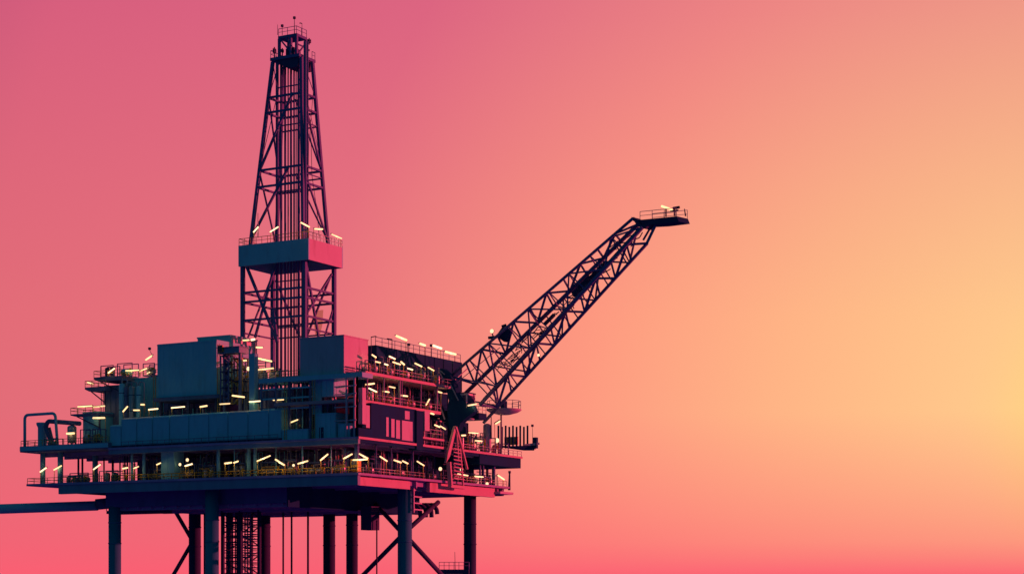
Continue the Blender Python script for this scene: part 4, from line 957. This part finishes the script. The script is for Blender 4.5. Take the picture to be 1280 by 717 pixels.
# hoist machinery and walkway inside boom
m = MB()
mid = lambda t: (g(L1,t)+g(L2,t)+g(L3,t)+g(L4,t))/4
ax_ = (mid(.7)-mid(.5)).normalized()
m.bar(mid(.68)-ax_*2.6, mid(.68)+ax_*2.6, .9, 1.2); m.bar(mid(.74)-ax_*2, mid(.78)+ax_*2, .5, .8); m.bar(mid(.5)-ax_*2, mid(.5)+ax_*1, .5, .6)
m.bar(g(L2,.05)+Vector((0,0,-.3)), g(L2,.97)+Vector((0,0,-.3)), .5, .2)
obj('hoist_machinery', m, 'dark_paint_shade', boom_o)
rnd = random.Random(5); m = MB()
for k in range(64):
    t = .2+.75*rnd.random(); a = mid(t)+Vector((rnd.uniform(-1.4,1.4),rnd.uniform(-1,1),rnd.uniform(-1.3,1.3))); m.tube([a, a+ax_*rnd.uniform(.6,1.8)+Vector((0,0,rnd.uniform(-.6,.6))), a+ax_*rnd.uniform(1.5,3)+Vector((0,0,rnd.uniform(-1.4,.4)))], rnd.uniform(.12,.24), 6)
m.tube([g(L3,.02)+Vector((0,0,.5)), g(L3,.98)+Vector((0,0,.6))], .22, 6); m.tube([g(L3,.1)+Vector((0,0,-.6)), g(L3,.6)+Vector((0,0,-.6))], .16, 6)
obj('hydraulic_hose', m, 'dark_steel', boom_o)
# boom head bend and tip platform
tp = tt
m = MB(); m.prism([P(789,271,tp),P(800,276,tp),P(812,279,tp),P(806,286,tp),P(797,283,tp)], n_*2.2)
m.bar(P(791,273,tp+3), P(803,280,tp+3), .6); obj('boom_head', m, 'dark_steel', boom_o)
m = MB(); m.prism([P(797,275,tp),P(846,270.2,tp),P(848.5,276.8,tp),P(822,280,tp),P(801,281,tp)], n_*3.4); jib = obj('tip_platform', m, 'dark_paint_shade', crane)
m = MB(); m.bar(P(808,305,tp+1), P(820,280,tp+1), .55); m.bar(P(804,300,tp+3), P(815,281,tp+3), .4); obj('strut', m, 'truss_steel', jib)
railing([P(800,275,tp), P(845.5,270.3,tp)], 'railing along near side of the crane boom tip platform', 'truss_steel', h=1.6, step=2.0)
railing([P(802,274.5,tp)+n_*3.2, P(846,270,tp)+n_*3.2], 'railing along far side of the crane boom tip platform', 'truss_steel', h=1.6, step=2.0)
# tip lamps
root = thing('tube_lamp', 'lit tube lamp on the crane boom tip platform', 'lamp', P(834,271,tp+1))
m = MB(); m.vessel(P(826.3,257.4,tp+1), P(840.6,262.3,tp+1), .42, 10); obj('light_tube', m, 'lamp_glow', root)
m = MB(); m.bar(P(832.5,271,tp+1), P(832.5,260,tp+1), .22); obj('lamp_post', m, 'dark_steel', root)
root = thing('tube_lamp', 'unlit dark tube lamp at the crane boom tip, beside lit one', 'lamp', P(843,270,tp+1))
m = MB(); m.vessel(P(840.6,260.4,tp+1), P(850,258.8,tp+1), .5, 10); obj('light_tube', m, 'lamp_off', root)
m = MB(); m.bar(P(843,270,tp+1), P(843,260,tp+1), .22); m.bar(P(838,263.5,tp+1), P(848,262.5,tp+1), .2); obj('lamp_post', m, 'dark_steel', root)
mast(P(857,270,tp), P(855.5,261,tp), 'short end post at the far tip of the crane boom', head=False, w=.3)
# boom winch lump with lamp
q = g(L1,.225)
m = MB(); m.prism([P(619,421,377.5),P(628,408,376.5),P(633,410,376),P(637,414,376),P(634,424,377),P(630,427,377),P(626,424,377)], n_*.9); m.bar(P(610.5,422,378), P(621,421,377.5), .6, n=8); m.bar(P(627,408,377), P(633,406,377), .5); obj('boom_winch', m, 'dark_paint_shade', boom_o)
flood(P(614.5,413.5,377), .42, 'floodlight on the crane boom beside its winch', None)
flood(P(672.8,443.5,375), .28, 'tiny floodlight on the lower chord of the boom', None)
m = MB(); m.bar(P(614.5,414,377.5), P(617,422,377.5), .2); obj('lamp_bracket', m, 'dark_steel', boom_o)
# pedestal & slewing house
qc = S(566,560,-2.6)
m = MB(); zs = P(566,520,tb).z; m.lathe((qc.x,qc.y,ZL), [(1.3,0),(1.3,ZU-ZL+1),(1.1,ZU-ZL+1.2),(1.1,zs-ZL-2),(1.8,zs-ZL-.6),(1.8,zs-ZL)], 24); obj('pedestal', m, 'dark_paint_shade', crane)
m = MB()
m.prism([P(x_,y_,tb-2) for x_, y_ in ((549,461),(553,460),(561,468),(567,480),(571,492),(579,500),(590,507),(593,514),(584,521),(576,528),(572,538),(562,538),(559,516),(561,500),(557,482))], n_*1.2)
m.prism([P(544,508,tb-1),P(549,505,tb-1),P(556,520,tb-1),P(568,530,tb-1),P(562,537,tb-1),P(550,524,tb-1)], n_*.8)
m.box(qc.x-1.2,qc.x+1.5,qc.y-1.6,qc.y+1.6,zs+.002,zs+1.2)
house = obj('slewing_house', m, 'dark_paint_shade', crane)
m = MB(); m.bar(P(556,468,tb-2.4),P(548,461,tb-2.4),.18); m.bar(P(547.5,462,tb-2.4),P(556,476,tb-2.4),.2); m.bar(P(563,480,tb-2.4),P(573,500,tb-2.4),.25); obj('edge_rail', m, 'pipe_metal', house)
# A frame / stays
m = MB(); m.bar(P(541,480,tb-2),P(556,524,tb-2),.3); m.bar(P(545,470,tb-1),P(541,480,tb-2),.3); m.bar(P(541,481,tb-2),P(549,505,tb-2),.22); m.bar(P(586,459,tb+8),P(560,482,tb+2),.18); m.bar(P(625,434,tb),P(571,478,tb),.14); obj('stay', m, 'pale_paint', crane)
# cab
m = MB(); m.box(qc.x+1,qc.x+4.2,qc.y-1.5,qc.y+2,zs+1.6,zs+4.6); cab = obj('cab', m, 'white_paint', crane)
m = MB(); m.box(qc.x+.9,qc.x+4.3,qc.y-1.6,qc.y+2.1,zs+4.602,zs+4.8); obj('roof', m, 'dark_paint_shade', cab)
m = MB()
for k in range(3): m.box(qc.x+1.2+k*1.0,qc.x+2.0+k*1.0,qc.y-1.55,qc.y-1.503,zs+2.6,zs+4.2)
m.box(qc.x+4.203,qc.x+4.25,qc.y-1.1,qc.y+1.6,zs+2.6,zs+4.2); obj('window', m, 'dark_steel', cab)
m = MB(); m.lathe((S(586,524,1).x,S(586,524,1).y,S(586,525,1).z),[(1.0,0),(1.3,.2),(1.0,.4)],16); obj('drip_tray', m, 'pale_paint', crane)
m = MB(); q = P(593,521,tb+2); m.box(q.x-2.2,q.x+2.0,q.y-1.6,q.y+1.6,q.z-.6,q.z+.7); obj('counterweight', m, 'dark_paint_shade', crane)
lamp_row('on the crane cab front', [(585,506.5,595.5,504.6)], 'X', S(590,505,2).x+.6, None, post=False, thick=.35)
railing([q+Vector((-2.1,-1.5,.7)), q+Vector((1.9,-1.5,.7)), q+Vector((1.9,1.5,.7))], 'railing on the crane machinery platform below the boom', 'pipe_metal', h=1.4, step=1.2)

# pink stair frame outside the right face
XS = 1.0
tS = prj(S(570,590,XS))[2]
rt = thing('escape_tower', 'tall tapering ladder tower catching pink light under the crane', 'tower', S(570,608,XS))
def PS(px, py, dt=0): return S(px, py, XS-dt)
m = MB(); m.prism([PS(569,532),PS(571,533),PS(566,556),PS(562.5,570),PS(558,578),PS(560,566)], (-.5,0,0)); obj('side_plate', m, 'sunlit_girder_paint', rt)
m = MB(); m.bar(PS(569.5,533),PS(577,558),.45); m.bar(PS(577,558),PS(584,586),.4); m.bar(PS(561,577),PS(563,607),.9,.5); m.bar(PS(575,560),PS(579,607),.3); m.bar(PS(571,540),PS(573,575),.25); obj('stile', m, 'sunlit_girder_paint', rt)
m = MB()
for k in range(9):
    y = 560+k*4.6; m.bar(PS(567,y),PS(576+k*.5,y+2.2),.22)
m.bar(PS(562,607),PS(580,609),.8,.6)
obj('rung', m, 'sunlit_girder_paint', rt)
m = MB()
for k in range(6): y = 577+k*5; m.bar(PS(564,y,1.5),PS(569,y+5,1.5),.2)
obj('rung', m, 'deck_steel', rt)
# loop handrail frames on lower deck right
m = MB(); m.tube([S(605,605,-.8),S(605,595.5,-.8),S(613.5,596.5,-.8),S(613.5,607,-.8)], .2, 8); tag(obj('loop_rail', m, 'truss_steel'), 'small loop shaped frame on the lower deck far right', 'frame')
# mast at far end of lower deck
mast(S(636.5,612,-.2), S(637,591,-.2), 'stout short mast at the far right lower deck end', w=.6)
m = MB(); m.box(-3,.4,S(622,610,0).y+.5,DEPL+.6,ZL-1.7,ZL-1.2); o = obj('end_walkway', m, 'pale_paint', plat)

# round platform right
qd = S(630,512,1.5)
zr2 = qd.z
rt = thing('round_platform', 'round dish shaped platform on a pole right of the crane', 'platform', (qd.x,qd.y,ZU))
rad = 22*prj(qd)[2]/FPX
m = MB(); m.lathe((qd.x,qd.y,zr2), [(rad*.35,-1.0),(rad*.8,-.55),(rad,-.1),(rad,.12)], 32); obj('floor', m, 'pale_paint', rt)
m = MB(); m.bar((qd.x-.7,qd.y,ZU),(qd.x-.7,qd.y,zr2-.9),.35,n=10); obj('pole', m, 'deck_steel', rt)
pts = [(qd.x+rad*.95*math.cos(a), qd.y+rad*.95*math.sin(a), zr2+.12) for a in [math.radians(k) for k in range(-150,91,30)]]
railing(pts, 'curved railing around the round platform', 'truss_steel', h=1.7, step=1.6)
m = MB(); m.box(qd.x-.6,qd.x+.5,qd.y-.5,qd.y+.5,zr2+.122,zr2+1.9); tag(obj('valve_box', m, 'dark_paint_shade'), 'small dark box standing on the round platform', 'box')
# post row
XR = .3
lb = ['leftmost tall post of the row at the far right deck','second post from the left in the far right row','third post from the left in the far right row','fourth post from the left in the far right row','middle post in the far right row of nine','fourth post from the right in the far right row','third post from the right in the far right row','second post from the right in the far right row','rightmost post of the row at the far right deck']
tR = 404
for i in range(9):
    px = 623+i*4.55; a = P(px,560,tR+i*.8); b = P(px,531.5 + (1.5 if i%2 else 0),tR+i*.8)
    o = obj('standpipe', MB().bar(a, b, .42, n=10), 'dark_paint_shade'); tag(o, lb[i], 'post', 'row of nine standpipes at the far right')
m = MB(); m.prism([P(640,557,tR+2),P(668,556,tR+6),P(668,561,tR+6),P(655,561,tR+5),P(618,556,tR)], v*4); tag(obj('cantilever_walkway', m, 'dark_paint_shade'), 'tapered dark cantilever walkway beneath the nine posts', 'walkway')
m = MB(); m.box(P(628,545,tR+5).x,P(656,545,tR+7).x,P(628,545,tR+6).y,P(628,545,tR+6).y+.3,P(628,556,tR+6).z,P(628,546,tR+6).z); tag(obj('yellow_lit_wall', m, 'rail_paint'), 'low wall with light painted yellowish behind the nine posts', 'screen')  # yellow colour stands in for light on the wall
rt = thing('end_gantry', 'small dark winch head at the tip of the cantilever walkway', 'equipment', P(669,556,tR+6))
m = MB(); q = P(669,552,tR+6); m.box(q.x-.5,q.x+.5,q.y-.4,q.y+.4,q.z-1.4,q.z+1.0); obj('body', m, 'dark_paint_shade', rt)
m = MB(); m.bar(P(655,556,tR+5),P(674,554,tR+6),.45); m.bar(P(669,561,tR+6),P(669,548,tR+6),.3); obj('arm', m, 'white_paint', rt)
mast(P(666,556,tR+5), P(665.5,533,tR+5), 'thin antenna right of the nine posts', w=.14)
mast(S(614,548,-1), S(614,520,-1), 'thin pole left of the lit angled lamp by the posts', w=.3, head=False)
m = MB(); q = S(609,540,-2); m.vessel((q.x,q.y,ZU+.3),(q.x,q.y,S(609,529,-2).z),1.7,16); tag(obj('day_tank', m, 'pale_paint'), 'upright pink lit tank on the upper deck under round platform', 'tank')

# hook fenders under right side
rt = thing('fender_hooks', 'cluster of dark hooked fenders hanging under the deck', 'fender', S(530,632,-6))
for k, (px, py) in enumerate(((520,640),(527,641),(534,641),(541,637))):
    tq = prj(S(530,632,-6))[2]+k*.6
    m = MB(); m.tube([P(px-3,630,tq),P(px+1,632,tq),P(px+5,636,tq),P(px+5.5,py+5,tq)], .9, 8); obj('hook', m, 'dark_steel', rt)
m = MB(); m.prism([P(512,628,tq),P(545,628,tq),P(540,634,tq),P(520,636,tq)], v*4); obj('mount', m, 'dark_steel', rt)
# lower landing at bottom right
tq = prj(S(572,700,-5))[2]
rt = thing('boat_landing', 'small railed landing with antenna against the right leg', 'platform', P(571,712,tq))
m = MB(); q0 = P(549,711,tq-3); q1 = P(586,711,tq-3); m.prism([q0,q1,q1+Vector((0,0,-1.0)),q0+Vector((0,0,-1.0))], v*5); obj('floor', m, 'dark_steel', rt)
m = MB(); m.bar(P(556,713,tq-2),P(556,760,tq-2),.5); m.bar(P(580,713,tq-2),P(580,760,tq-2),.5); obj('support_leg', m, 'dark_steel', rt)
railing([q0, q1, q1+v*5], 'railing around the small landing at the right leg', 'truss_steel', h=1.5, step=1.0)
mast(P(569,711,tq-1), P(568.5,689,tq-1), 'thin antenna standing on the small landing', head=False)

# export pipe at left
rt = thing('bridge_pipe', 'long thick teal pipe leaving the platform to the left', 'pipe', P(125,636,prj(F(125,630,9))[2]))
t0 = prj(F(125,630,9))[2]
m = MB(); m.bar(P(-160,641,t0+3), P(122,631.5,t0), 2.05, n=28); obj('pipe', m, 'module_paint', rt)
m = MB(); m.bar(P(120,630,t0-.1), P(136,628.5,t0), 2.3, n=24); obj('flange', m, 'deck_steel', rt)

# ladder seen near cellar right: caged pipes under the right deck
m = MB(); 
for k in range(4): z = S(520,612+k*8,-3).z; m.bar(S(517,612+k*8,-3), S(527,613+k*8,-3), .25)
m.bar(S(517,606,-3), S(517,640,-3), .3); tag(obj('access_ladder', m, 'pale_paint'), 'short rung ladder under the deck right of the near leg', 'ladder')

print('objects', len(bpy.data.objects))
